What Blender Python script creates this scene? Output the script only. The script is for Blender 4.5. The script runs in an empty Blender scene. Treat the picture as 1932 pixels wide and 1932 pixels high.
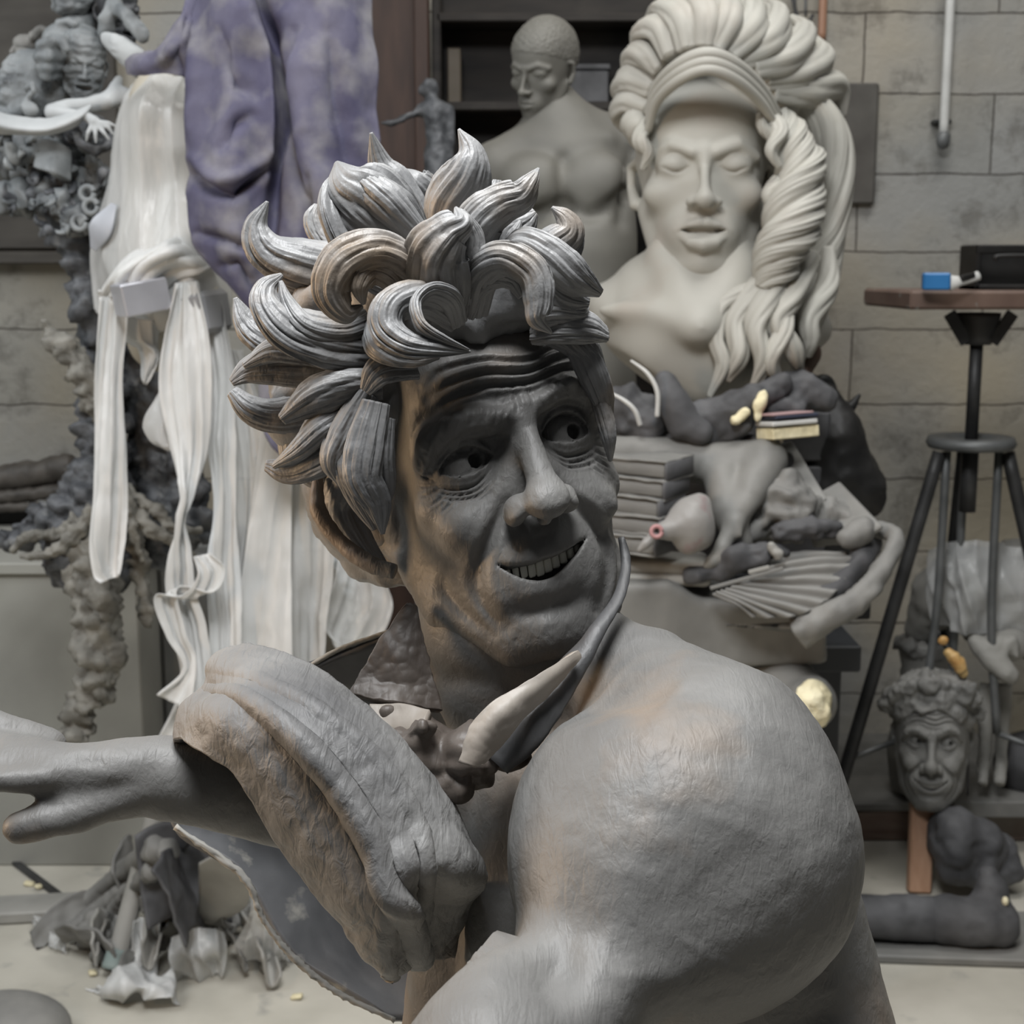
import bpy, math, random
import numpy as np
from mathutils import Vector, Matrix

SC = bpy.context.scene
COL = SC.collection
# ---------------------------------------------------------------- camera
CAM = np.array([0.0, 0.0, 1.5]); PITCH = math.radians(10.0); FPX = 2654.0
FW = np.array([0, math.cos(PITCH), -math.sin(PITCH)])
UP = np.array([0, math.sin(PITCH), math.cos(PITCH)])
RT = np.array([1.0, 0, 0])
cd = bpy.data.cameras.new('camera'); cam = bpy.data.objects.new('camera', cd); COL.objects.link(cam)
cam.location = CAM; cam.rotation_euler = (math.radians(90) - PITCH, 0, 0)
cd.sensor_width = 36; cd.lens = 36 * FPX / 1932
cd.clip_start = 0.05; cd.clip_end = 50
cd.dof.use_dof = True; cd.dof.focus_distance = 0.95; cd.dof.aperture_fstop = 15
SC.camera = cam
# ---------------------------------------------------------------- world, lights, exposure
w = bpy.data.worlds.new('world'); SC.world = w; w.use_nodes = True
w.node_tree.nodes['Background'].inputs[0].default_value = (0.95, 0.97, 1.0, 1)
w.node_tree.nodes['Background'].inputs[1].default_value = 0.055
def area(name, loc, target, size, power, color, sy=None):
    l = bpy.data.lights.new(name, 'AREA'); l.energy = power; l.color = color
    l.shape = 'RECTANGLE'; l.size = size; l.size_y = sy or size
    o = bpy.data.objects.new(name, l); COL.objects.link(o); o.location = loc
    o.rotation_euler = (Vector(target) - Vector(loc)).to_track_quat('-Z', 'Y').to_euler()
    return o
area('skylight', (-0.18, 0.66, 3.15), (0.03, 1.0, 1.2), 0.8, 76, (0.98, 0.99, 1.0), 0.9)
area('skylight_rear', (0.8, 2.4, 4.2), (0.5, 3.1, 0.9), 2.0, 66, (1.0, 0.99, 0.96), 1.0)
area('left_back_fill', (-2.6, 2.0, 2.7), (-0.9, 3.1, 0.9), 1.2, 40, (0.93, 0.97, 1.0), 1.4)  # added fill lamp for the left background, no doorway there
area('warm_left_lamp', (-1.4, 0.95, 1.40), (0, 1.05, 1.5), 0.35, 12.0, (1.0, 0.68, 0.40), 0.5)  # unseen warm fill lamp at the left, no window
SC.view_settings.view_transform = 'Standard'
SC.view_settings.look = 'None'
SC.view_settings.exposure = 0.0
SC.view_settings.gamma = 1.0
SC.view_settings.use_curve_mapping = False
# ---------------------------------------------------------------- tools
rng = np.random.default_rng(7); random.seed(7)
def P(px, py, d):                       # a point seen at (px, py), d metres along the view axis
    return CAM + d * (FW + RT * ((px - 966) / FPX) + UP * ((966 - py) / FPX))
def S(d): return d / FPX                # metres per pixel at that distance
def AT(px, py, y):                      # a point seen at (px, py) on the plane world-y = y
    v = FW + RT * ((px - 966) / FPX) + UP * ((966 - py) / FPX)
    return CAM + v * (y / v[1])
def ON(px, py, z=0.0):                  # a point seen at (px, py) on a level plane
    v = FW + RT * ((px - 966) / FPX) + UP * ((966 - py) / FPX)
    return CAM + v * ((z - CAM[2]) / v[2])

def link(name, me, mat=None, parent=None, smooth=True):
    o = bpy.data.objects.new(name, me); COL.objects.link(o)
    if mat is not None: me.materials.append(mat)
    if smooth:
        me.polygons.foreach_set('use_smooth', np.ones(len(me.polygons), bool))
    if parent is not None: o.parent = parent
    return o
def fix_parent(o, parent):
    o.parent = parent; o.matrix_parent_inverse = parent.matrix_world.inverted()
def empty(name, loc, label, cat, group=None):
    o = bpy.data.objects.new(name, None); COL.objects.link(o)
    o.location = loc; o.empty_display_size = .05
    tag(o, label, cat, group); return o
def tag(o, label, cat, group=None):
    o['label'] = label; o['category'] = cat
    if group: o['group'] = group
    return o
def part(name, V, Fc, mat, parent=None, smooth=True, label=None):
    """V are world coordinates; the mesh is stored relative to its parent thing."""
    V = np.asarray(V, float)
    off = np.zeros(3)
    org = None
    p = parent
    while p is not None:
        off += np.array(p.location); p = p.parent
    if parent is None:
        org = np.array([(V[:, 0].min() + V[:, 0].max()) / 2, (V[:, 1].min() + V[:, 1].max()) / 2, V[:, 2].min()])
        off = org
    me = bpy.data.meshes.new(name)
    fl = Fc if isinstance(Fc, list) else Fc.tolist()
    me.from_pydata((V - off).tolist(), [], fl); me.update()
    o = link(name, me, mat, parent, smooth)
    if parent is None: o.location = org
    if label: o['label'] = label
    return o

# ---- value noise (vectorised)
_G = rng.random((32, 32, 32)).astype(np.float32)
def noise(p, s=1.0):
    q = np.asarray(p) * s; i = np.floor(q).astype(int); f = q - i; f = f * f * (3 - 2 * f)
    r = 0
    for dx in (0, 1):
        for dy in (0, 1):
            for dz in (0, 1):
                g = _G[(i[..., 0] + dx) % 32, (i[..., 1] + dy) % 32, (i[..., 2] + dz) % 32]
                wx = f[..., 0] if dx else 1 - f[..., 0]
                wy = f[..., 1] if dy else 1 - f[..., 1]
                wz = f[..., 2] if dz else 1 - f[..., 2]
                r = r + g * wx * wy * wz
    return r * 2 - 1
def fbm(p, s, n=3):
    return sum(noise(np.asarray(p) + 7.3 * k, s * 2 ** k) / 2 ** k for k in range(n))

# ---- implicit modelling on a grid
class Vol:
    def __init__(s, lo, hi, h):
        lo, hi = np.minimum(lo, hi), np.maximum(lo, hi)
        s.lo = np.array(lo, float); s.h = h
        s.n = np.ceil((np.array(hi) - s.lo) / h).astype(int) + 1
        s.F = np.full(s.n, 9.9, np.float32)
    def box(s, lo, hi, pad):
        a = np.clip(np.floor((np.array(lo) - pad - s.lo) / s.h).astype(int), 0, s.n)
        b = np.clip(np.ceil((np.array(hi) + pad - s.lo) / s.h).astype(int) + 1, 0, s.n)
        if (b <= a).any(): return None, None
        ax = [s.lo[k] + s.h * np.arange(a[k], b[k]) for k in range(3)]
        X = np.stack(np.meshgrid(*ax, indexing='ij'), -1)
        return (slice(a[0], b[0]), slice(a[1], b[1]), slice(a[2], b[2])), X
    def comb(s, sl, d, k, mode):
        F = s.F[sl]
        if mode < 0: F2 = -F
        else: F2 = F
        if k > 0:
            h = np.clip(k - np.abs(F2 - d), 0, None) / k
            r = np.minimum(F2, d) - h * h * k * .25
        else: r = np.minimum(F2, d)
        s.F[sl] = -r if mode < 0 else r
    def blob(s, c, r, k=0.0, rot=None, mode=1):
        c = np.array(c, float); r = np.array(r if hasattr(r, '__len__') else (r, r, r), float)
        m = r.max(); sl, X = s.box(c - m, c + m, k + 3 * s.h)
        if sl is None: return
        q = X - c
        if rot is not None: q = q @ np.asarray(rot)
        k0 = np.linalg.norm(q / r, axis=-1); k1 = np.linalg.norm(q / (r * r), axis=-1) + 1e-9
        s.comb(sl, (k0 * (k0 - 1) / k1).astype(np.float32), k, mode)
    def limb(s, pts, rad, k=0.0, mode=1, kin=None, flat=None):
        """chain of tapered capsules as one shape; flat=(axis, factor) squashes the section"""
        pts = np.array(pts, float); rad = np.array(rad, float)
        if kin is None: kin = rad.mean() * .6
        m = rad.max(); sl, X = s.box(pts.min(0) - m, pts.max(0) + m, k + 3 * s.h)
        if sl is None: return
        D = None
        for a, b, ra, rb in zip(pts[:-1], pts[1:], rad[:-1], rad[1:]):
            ab = b - a; t = np.clip(((X - a) @ ab) / (ab @ ab + 1e-12), 0, 1)
            q = X - a - t[..., None] * ab
            if flat is not None:
                ax, fa = flat; ax = np.array(ax); q = q + (q @ ax)[..., None] * ax * (fa - 1)
            d = np.linalg.norm(q, axis=-1) - (ra + (rb - ra) * t)
            D = d if D is None else np.minimum(D, d)
        s.comb(sl, D.astype(np.float32), k, mode)
    def brick(s, c, half, rot=None, rnd=0.01, k=0.0, mode=1):
        c = np.array(c, float); half = np.array(half, float); m = np.linalg.norm(half)
        sl, X = s.box(c - m, c + m, k + 3 * s.h)
        if sl is None: return
        q = X - c
        if rot is not None: q = q @ np.asarray(rot)
        q = np.abs(q) - (half - rnd)
        d = np.linalg.norm(np.maximum(q, 0), axis=-1) + np.minimum(q.max(-1), 0) - rnd
        s.comb(sl, d.astype(np.float32), k, mode)
    def fn(s, f, lo, hi, k=0.0, mode=1):
        sl, X = s.box(lo, hi, 0)
        if sl is None: return
        s.comb(sl, f(X).astype(np.float32), k, mode)
    def mesh(s, smooth=1):
        F = s.F; n = s.n
        F[0] = np.maximum(F[0], .01); F[-1] = np.maximum(F[-1], .01)
        F[:, 0] = np.maximum(F[:, 0], .01); F[:, -1] = np.maximum(F[:, -1], .01)
        F[:, :, 0] = np.maximum(F[:, :, 0], .01); F[:, :, -1] = np.maximum(F[:, :, -1], .01)
        I = F < 0
        A = I[:-1, :-1, :-1]; anyi = A.copy(); alli = A.copy()
        offs = [(i, j, k) for i in (0, 1) for j in (0, 1) for k in (0, 1)]
        for i, j, k in offs[1:]:
            B = I[i:n[0] - 1 + i, j:n[1] - 1 + j, k:n[2] - 1 + k]; anyi |= B; alli &= B
        cells = np.argwhere(anyi & ~alli)
        idx = np.full(n - 1, -1, np.int32); idx[tuple(cells.T)] = np.arange(len(cells))
        val = {o: F[cells[:, 0] + o[0], cells[:, 1] + o[1], cells[:, 2] + o[2]] for o in offs}
        acc = np.zeros((len(cells), 3)); cnt = np.zeros(len(cells))
        for o in offs:
            for ax in range(3):
                if o[ax] == 0:
                    o2 = list(o); o2[ax] = 1; o2 = tuple(o2)
                    a, b = val[o], val[o2]; m = (a < 0) != (b < 0)
                    t = np.where(m, a / np.where(m, a - b, 1), 0)
                    p = np.array(o, float)[None, :].repeat(len(cells), 0); p[:, ax] = t
                    acc += p * m[:, None]; cnt += m
        V = s.lo + s.h * (cells + acc / cnt[:, None])
        Q = []
        for ax in range(3):
            sa = [slice(1, n[0] - 1)] * 0
            a = I[:-1] if ax == 0 else (I[:, :-1] if ax == 1 else I[:, :, :-1])
            b = I[1:] if ax == 0 else (I[:, 1:] if ax == 1 else I[:, :, 1:])
            e = np.argwhere(a != b)
            u, v = (ax + 1) % 3, (ax + 2) % 3
            ok = (e[:, u] > 0) & (e[:, v] > 0) & (e[:, u] < n[u] - 1) & (e[:, v] < n[v] - 1); e = e[ok]
            ins = a[tuple(e.T)]
            def c(du, dv):
                q = e.copy(); q[:, u] += du; q[:, v] += dv; return idx[tuple(q.T)]
            q = np.stack([c(-1, -1), c(0, -1), c(0, 0), c(-1, 0)], 1)
            q = np.where(ins[:, None], q, q[:, ::-1]); Q.append(q)
        Q = np.concatenate(Q)
        for _ in range(smooth): V = relax(V, Q, .5)
        return V, Q
def relax(V, Q, a=.5):
    A = np.zeros_like(V); c = np.zeros(len(V))
    for i in range(4):
        for j in (1, 3):
            k = (i + j) % 4
            for x in range(3): A[:, x] += np.bincount(Q[:, i], V[Q[:, k], x], len(V))
            c += np.bincount(Q[:, i], minlength=len(V))
    return V + a * (A / np.maximum(c, 1)[:, None] - V)
def normals(V, Q):
    Q = np.asarray(Q)
    n = np.cross(V[Q[:, 2]] - V[Q[:, 0]], V[Q[:, 3]] - V[Q[:, 1]])
    N = np.zeros_like(V)
    for i in range(4):
        for x in range(3): N[:, x] += np.bincount(Q[:, i], n[:, x], len(V))
    return N / (np.linalg.norm(N, axis=1, keepdims=True) + 1e-12)
def pdist(X, pl):
    """distance of each X to a polyline, with the parameter along it"""
    D = np.full(len(X), 1e9); T = np.zeros(len(X)); L = len(pl) - 1
    for i in range(L):
        a, b = pl[i], pl[i + 1]; ab = b - a
        t = np.clip((X - a) @ ab / (ab @ ab + 1e-12), 0, 1)
        d = np.linalg.norm(X - a - t[:, None] * ab, axis=1)
        m = d < D; D[m] = d[m]; T[m] = ((i + t) / L)[m]
    return D, T
# ---- splines
def cr(pts, n):
    p = np.array(pts, float)
    if len(p) == 2: return p[0] + (p[1] - p[0]) * np.linspace(0, 1, n)[:, None]
    q = np.vstack([2 * p[0] - p[1], p, 2 * p[-1] - p[-2]])
    t = np.linspace(0, len(p) - 1 - 1e-9, n); i = t.astype(int); f = (t - i)[:, None]
    a, b, c, d = q[i], q[i + 1], q[i + 2], q[i + 3]
    return .5 * (2 * b + (c - a) * f + (2 * a - 5 * b + 4 * c - d) * f ** 2 + (3 * b - a - 3 * c + d) * f ** 3)
def gridf(nr, nc, wrap=False):
    i = np.arange(nr - 1)[:, None]; j = np.arange(nc if wrap else nc - 1)[None, :]; j2 = (j + 1) % nc
    return np.stack([i * nc + j, i * nc + j2, (i + 1) * nc + j2, (i + 1) * nc + j], -1).reshape(-1, 4)
def tube(path, rad, n=48, m=20, flat=1.0, hint=(0, -1, .3), twist=0.0, ridge=0.0, nr=7, cup=0.0, rough=0.0, seed=0, closed_tip=True):
    """swept strand: half width rad across, flat*rad thick; ridge = groove depth along its length"""
    nr = nr + nr % 2; C = cr(path, n); R = cr(np.array(rad, float)[:, None], n)[:, 0].clip(1e-5)
    T = np.gradient(C, axis=0); T /= np.linalg.norm(T, axis=1, keepdims=True) + 1e-12
    N = np.array(hint, float); th = np.linspace(0, 2 * np.pi, m, endpoint=False); V = []
    for i in range(n):
        N = N - T[i] * (N @ T[i]); N /= np.linalg.norm(N) + 1e-12
        B = np.cross(T[i], N); s = i / (n - 1)
        a = th + 0.0; tw = twist * s
        N2 = N * math.cos(tw) + B * math.sin(tw); B2 = np.cross(T[i], N2)
        rr = 1 + ridge * (np.abs(np.cos(nr * a / 2 + 1.3 * math.sin(3 * s + seed) + seed)) ** .5 - .75 + .35 * np.abs(np.cos((nr + 4) * a + seed * 2 + 5 * s)) - .3 + .25 * np.cos(3 * a + seed) + .22 * np.abs(np.cos((1.5 * nr + 3) * a + seed * 3 + 2.5 * math.sin(4 * s + seed))) - .12)
        ca, sa = np.cos(a), np.sin(a)
        off = -cup * (1 - ca * ca) * 0 + cup * (ca * ca)
        V.append(C[i] + R[i] * ((ca * rr)[:, None] * B2 + ((sa * rr * flat) - off)[:, None] * N2))
    V = np.array(V).reshape(-1, 3)
    Q = gridf(n, m, True)
    if rough:
        sc = rough * R.repeat(m); V = V + normals(V, Q) * (fbm(V, 1 / (R.max() * .7), 3) * sc)[:, None]
    F = Q.tolist() + [list(range(m))[::-1], [(n - 1) * m + j for j in range(m)]]
    return V, F
def join(items):
    VV, FF, o = [], [], 0
    for V, F in items:
        F = F if isinstance(F, list) else F.tolist()
        VV.append(np.asarray(V)); FF += [[a + o for a in f] for f in F]; o += len(V)
    return np.vstack(VV), FF
def surf(ctrl, nr, nc):
    ctrl = np.array(ctrl, float)
    A = np.stack([cr(ctrl[:, j], nr) for j in range(ctrl.shape[1])], 1)
    return np.stack([cr(A[i], nc) for i in range(nr)], 0)
def sheet(ctrl, nr=40, nc=30, th=.004, wrinkle=0.0, ws=20.0, rough=0.0, fn=None):
    """thick sheet through a grid of points"""
    G = surf(ctrl, nr, nc); V = G.reshape(-1, 3); Q = gridf(nr, nc); N = normals(V, Q)
    if wrinkle: V = V + N * (wrinkle * fbm(V, ws, 3))[:, None]
    if rough: V = V + N * (rough * fbm(V, ws * 5, 2))[:, None]
    if fn is not None: V = fn(V, N, nr, nc)
    N = normals(V, Q); k = len(V)
    V2 = np.vstack([V - N * th / 2, V + N * th / 2])
    F = (Q[:, ::-1]).tolist() + (Q + k).tolist()
    per = [(0, j) for j in range(nc)] + [(i, nc - 1) for i in range(1, nr)] + [(nr - 1, j) for j in range(nc - 2, -1, -1)] + [(i, 0) for i in range(nr - 2, 0, -1)]
    ids = [i * nc + j for i, j in per]
    for a, b in zip(ids, ids[1:] + ids[:1]): F.append([a, b, b + k, a + k])
    return V2, F
def px3(rows):                      # rows of (px, py, d) to world points
    return [[P(*c) for c in r] for r in rows]
def boxm(c, half, rot=None, bev=0.004):
    """bevelled box as vertices/faces"""
    c = np.array(c, float); h = np.array(half, float); b = min(bev, h.min() * .49)
    V = []; 
    sg = [(-1, -1, -1), (1, -1, -1), (1, 1, -1), (-1, 1, -1), (-1, -1, 1), (1, -1, 1), (1, 1, 1), (-1, 1, 1)]
    for s in sg:
        s = np.array(s)
        for ax in range(3):
            q = s * (h - b); q[ax] = s[ax] * h[ax]; V.append(q)
    V = np.array(V, float)
    def v(i, ax): return i * 3 + ax
    F = [[v(i, 0) for i in q] for q in ((0, 4, 7, 3), (1, 2, 6, 5))] + [[v(i, 1) for i in q] for q in ((0, 1, 5, 4), (3, 7, 6, 2))] + [[v(i, 2) for i in q] for q in ((0, 3, 2, 1), (4, 5, 6, 7))]
    E = [(0, 1, 0), (3, 2, 0), (4, 5, 0), (7, 6, 0), (0, 3, 1), (1, 2, 1), (4, 7, 1), (5, 6, 1), (0, 4, 2), (1, 5, 2), (2, 6, 2), (3, 7, 2)]
    for a, b2, ax in E:
        o = [k for k in range(3) if k != ax]
        F.append([v(a, o[0]), v(b2, o[0]), v(b2, o[1]), v(a, o[1])])
    for i in range(8): F.append([v(i, 0), v(i, 1), v(i, 2)])
    # orient outward
    out = []
    for f in F:
        p = V[f]; n = np.cross(p[1] - p[0], p[2] - p[0])
        out.append(f if n @ p.mean(0) > 0 else f[::-1])
    if rot is not None: V = V @ np.asarray(rot).T
    return V + c, out
def lathe(prof, c, n=40, axis=(0, 0, 1)):
    """prof: (radius, height) pairs turned about an axis through c"""
    ax = np.array(axis, float); ax /= np.linalg.norm(ax)
    u = np.cross(ax, [0, 1, 0]) if abs(ax[1]) < .9 else np.cross(ax, [1, 0, 0]); u /= np.linalg.norm(u); v = np.cross(ax, u)
    th = np.linspace(0, 2 * np.pi, n, endpoint=False); V = []
    for r, h in prof:
        for t in th: V.append(np.array(c) + ax * h + r * (u * math.cos(t) + v * math.sin(t)))
    return np.array(V), gridf(len(prof), n, True).tolist() + [list(range(n))[::-1], [(len(prof) - 1) * n + j for j in range(n)]]
def rotm(ax, ay, az):
    return np.array(Matrix.Rotation(az, 3, 'Z') @ Matrix.Rotation(ay, 3, 'Y') @ Matrix.Rotation(ax, 3, 'X'))
def plank(a, b, wdt, thk, up=(0, 0, 1), bev=.004):
    """board running from a to b"""
    a = np.array(a, float); b = np.array(b, float); x = b - a; L = np.linalg.norm(x); x /= L
    z = np.array(up, float); z -= x * (z @ x); z /= np.linalg.norm(z); y = np.cross(z, x)
    return boxm((a + b) / 2, (L / 2, wdt / 2, thk / 2), np.stack([x, y, z], 1), bev)

# ---------------------------------------------------------------- materials
def mat(name, c1, c2=None, rough=.6, scale=8.0, bump=.2, bscale=60.0, stretch=(1, 1, 1), c3=None, s3=3.0, t3=(.55, .7), metal=0.0, spec=.5,
        scratch=0.0, alpha=1.0, trans=0.0, detail=6.0, bdist=.002, sss=0.0):
    m = bpy.data.materials.new(name); m.use_nodes = True; t = m.node_tree; N = t.nodes; L = t.links
    b = N['Principled BSDF']; b.inputs['Roughness'].default_value = rough; b.inputs['Metallic'].default_value = metal
    b.inputs['Specular IOR Level'].default_value = spec
    tc = N.new('ShaderNodeTexCoord'); mp = N.new('ShaderNodeMapping'); mp.inputs['Scale'].default_value = stretch
    L.new(tc.outputs['Object'], mp.inputs[0])
    n1 = N.new('ShaderNodeTexNoise'); n1.inputs['Scale'].default_value = scale; n1.inputs['Detail'].default_value = detail
    L.new(mp.outputs[0], n1.inputs[0])
    r1 = N.new('ShaderNodeValToRGB'); r1.color_ramp.elements[0].position = .35; r1.color_ramp.elements[1].position = .68
    r1.color_ramp.elements[0].color = (*c1, 1); r1.color_ramp.elements[1].color = (*(c2 or c1), 1)
    L.new(n1.outputs[0], r1.inputs[0]); colr = r1.outputs[0]
    if c3 is not None:
        n3 = N.new('ShaderNodeTexNoise'); n3.inputs['Scale'].default_value = s3; n3.inputs['Detail'].default_value = 5
        L.new(tc.outputs['Object'], n3.inputs[0])
        r3 = N.new('ShaderNodeMapRange'); r3.inputs[1].default_value = t3[0]; r3.inputs[2].default_value = t3[1]
        L.new(n3.outputs[0], r3.inputs[0])
        mx = N.new('ShaderNodeMix'); mx.data_type = 'RGBA'; L.new(r3.outputs[0], mx.inputs[0]); L.new(colr, mx.inputs[6])
        mx.inputs[7].default_value = (*c3, 1); colr = mx.outputs[2]
    L.new(colr, b.inputs['Base Color'])
    if bump:
        n2 = N.new('ShaderNodeTexNoise'); n2.inputs['Scale'].default_value = bscale; n2.inputs['Detail'].default_value = 5
        L.new(mp.outputs[0], n2.inputs[0]); h = n2.outputs[0]
        if scratch:
            mp2 = N.new('ShaderNodeMapping'); mp2.inputs['Scale'].default_value = (1, .16, .5); mp2.inputs['Rotation'].default_value = (.4, .5, .7)
            L.new(tc.outputs['Object'], mp2.inputs[0])
            n4 = N.new('ShaderNodeTexNoise'); n4.inputs['Scale'].default_value = bscale * 2.2; n4.inputs['Detail'].default_value = 3; n4.inputs['Distortion'].default_value = 1.2
            L.new(mp2.outputs[0], n4.inputs[0])
            ad = N.new('ShaderNodeMath'); ad.operation = 'MULTIPLY_ADD'; ad.inputs[1].default_value = scratch
            L.new(n4.outputs[0], ad.inputs[0]); L.new(h, ad.inputs[2]); h = ad.outputs[0]
        bp = N.new('ShaderNodeBump'); bp.inputs['Strength'].default_value = bump; bp.inputs['Distance'].default_value = bdist
        L.new(h, bp.inputs['Height']); L.new(bp.outputs[0], b.inputs['Normal'])
    if trans: b.inputs['Transmission Weight'].default_value = trans
    if sss: b.inputs['Subsurface Weight'].default_value = sss; b.inputs['Subsurface Radius'].default_value = (.02, .02, .02); b.inputs['Subsurface Scale'].default_value = .5
    if alpha < 1:
        b.inputs['Alpha'].default_value = alpha
    return m
M = {}
M['clay'] = mat('grey_clay', (.125, .123, .119), (.188, .185, .177), .5, 7, .38, 95, c3=(.25, .185, .13), s3=5.5, t3=(.56, .74), scratch=.8, bdist=.0022, spec=.35)
M['clay_hair'] = mat('grey_clay_hair', (.17, .172, .175), (.28, .28, .28), .42, 14, .45, 110, c3=(.27, .205, .14), s3=9, t3=(.56, .74), scratch=.5, bdist=.0016, spec=.42)
M['clay_brown'] = mat('brown_clay', (.06, .048, .04), (.125, .105, .09), .5, 10, .4, 40, scratch=.6, bdist=.003)
M['clay_warm'] = mat('warm_clay', (.25, .215, .18), (.33, .30, .265), .5, 8, .35, 45, scratch=.6, bdist=.002)
M['clay_dark'] = mat('dark_clay', (.035, .036, .038), (.08, .08, .082), .5, 9, .4, 40, scratch=.5, bdist=.003)
M['drape_clay'] = mat('grey_drape_clay', (.15, .149, .147), (.235, .232, .225), .58, 10, .45, 60, c3=(.09, .09, .092), s3=4, t3=(.5, .7), scratch=1.0, bdist=.004)
M['teeth'] = mat('tooth', (.78, .76, .64), (.85, .83, .72), .35, 20, .05, 80)
CR = np.array([RT, UP, -FW]).T            # camera-facing axes, for shapes seen square on
def lump(name, prims, h, material, k=.02, amp=0.0, ns=20.0, parent=None, sm=1, cuts=(), grooves=(), label=None, post=None):
    """one blended mesh from limbs [(px,py,d,r)...] and ellipsoids ((px,py,d),(rx,ry,rz))"""
    lo, hi = [], []
    for p in prims:
        if isinstance(p, list):
            for a, b, d, r in p: c = P(a, b, d); lo.append(c - r * S(d)); hi.append(c + r * S(d))
        else:
            c = P(*p[0]); m = max(p[1]) * S(p[0][2]); lo.append(c - m); hi.append(c + m)
    v = Vol(np.min(lo, 0) - 4 * h, np.max(hi, 0) + 4 * h, h)
    for ps, mode in ((prims, 1), (cuts, -1)):
        for p in ps:
            if isinstance(p, list): v.limb([P(a, b, d) for a, b, d, r in p], [r * S(d) for a, b, d, r in p], k if mode > 0 else k * .4, mode=mode)
            else: v.blob(P(*p[0]), np.array(p[1]) * S(p[0][2]), k if mode > 0 else k * .4, rot=CR if len(p) < 3 else CR @ rotm(*p[2]), mode=mode)
    V, Q = v.mesh(sm)
    for g in grooves:                       # (points, width px, depth px)
        N = normals(V, Q); pl = cr([P(*q) for q in g[0]], 16); s_ = S(g[0][0][2]); D, T = pdist(V, pl)
        V = V - N * (g[2] * s_ * np.exp(-(D / (g[1] * s_)) ** 2))[:, None]
    if amp:
        N = normals(V, Q); V = V + N * (amp * fbm(V, ns, 3))[:, None]
    if post: V = post(V, Q)
    o = part(name, V, Q, material, parent, label=label); return o
def strand(name, pts, r, material, parent=None, label=None, **kw):
    V, F = tube([P(*p) for p in pts], [a * S(np.mean([p[2] for p in pts])) for a in r], **kw)
    return part(name, V, F, material, parent, label=label)
def box(name, c, half, material, parent=None, rot=None, bev=.004, label=None):
    V, F = boxm(c, half, rot, bev); return part(name, V, F, material, parent, smooth=False, label=label)
def gen_head(h=.16, mouth='closed', eyes='closed', brow=0.0, hair=None):
    """plain sculpted head in its own centimetres, face towards +z"""
    v = Vol((-9, -13.5, -19), (9, 13, 5.5), h)
    v.blob((0, 3.4, -8.2), (7.2, 8.6, 9.2)); v.blob((0, -1.5, -5.4), (6.0, 9.2, 6.0), 2)
    v.blob((0, 4.6, -4.0), (5.6, 4.8, 4.6), 2); v.blob((0, -7.4, -3.8), (4.3, 4.4, 4.6), 1.5); v.blob((0, -10.3, -.9), (1.7, 1.5, 1.6), 1.4)
    for s in (-1, 1):
        v.limb([(s * 5.4, -4, -7), (s * 4.5, -8, -4.6), (s * 1.6, -10.8, -1.8)], [1.3, 1.1, 1.2], 1.5)
        v.blob((s * 4.4, -2.8, -1.9), (1.8, 1.5, 1.5), 1.5)
        v.blob((s * 3.1, -.1, 1.7), (2.1, 1.5, 1.6), 1.2, mode=-1)
        v.limb([(s * 5.3, 1.0, -1.4), (s * 3.4, 1.9, .35), (s * 1.3, 1.2 + brow, 1.0)], [.5, .55, .55], .8)
        v.blob((s * 3.1, 0, -.85), (1.8, 1.3, 1.5), .7)
        v.blob((s * 1.05, -4.25, 1.6), (.85, .6, 1.0), .9)
        v.limb([(s * 7.0, -3, -7.5), (s * 7.5, -1, -8.6), (s * 7.6, 1.2, -8.4), (s * 7.1, 1.6, -7.2)], [.7, .5, .5, .4], .4)
    v.limb([(0, 1.2, .8), (0, -.4, 1.1), (0, -2.4, 2.1), (0, -3.9, 2.9)], [.65, .5, .5, .62], .8); v.blob((0, -4.2, 2.6), (.95, .75, .85), .7)
    for s in (-1, 1): v.blob((s * .85, -4.85, 2.1), (.42, .4, .8), .2, mode=-1)
    v.blob((0, -7.0, -.9), (3.2, 2.4, 2.3), 1.3)
    g = .95 if mouth == 'open' else .12; q = 1.22 if mouth == 'open' else 1.0
    v.limb([(-2.3 * q, -7.0, .2), (-1.1 * q, -6.6, 1.2), (-.4, -6.35, 1.5), (0, -6.45, 1.5), (.4, -6.35, 1.5), (1.1 * q, -6.6, 1.2), (2.3 * q, -7.0, .2)], [.15, .4 * q, .46 * q, .44, .46 * q, .4 * q, .15], .3)
    v.limb([(-2.0 * q, -7.2 - g * .3, .3), (-1 * q, -7.5 - g * .9, 1.25), (0, -7.6 - g * 1.05, 1.5), (1 * q, -7.5 - g * .9, 1.25), (2.0 * q, -7.2 - g * .3, .3)], [.2, .5 * q, .62 * q, .5 * q, .2], .3)
    if mouth == 'open': [v.limb([(-2.3, -7.0, -.4 + dz), (-1.2, -7.12, .9 + dz), (0, -7.2, 1.2 + dz), (1.2, -7.12, .9 + dz), (2.3, -7.0, -.4 + dz)], [.1, .30, .38, .30, .1], .06, mode=-1) for dz in (0, .5, 1.0)]
    else: v.limb([(-2.3, -7.0, .55), (0, -7.02, 2.0), (2.3, -7.0, .55)], [.1, .1, .1], .1, mode=-1)
    if mouth == 'grimace': v.blob((0, -7.3, .9), (2.8, .9, 2.4), .2, mode=-1)
    for s in (-1, 1):
        if eyes == 'closed': [v.limb([(s * 1.75, -.45, 0.3 + dz), (s * 2.5, -.85, .75 + dz), (s * 3.3, -.88, .78 + dz), (s * 4.4, -.45, 0.1 + dz)], [.05, .15, .15, .05], .08, mode=-1) for dz in (0, .35)]
        else: v.blob((s * 3.1, -.1, .75), (1.2, .5, .4), .1, mode=-1)
    V, Q = v.mesh(1)
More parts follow.
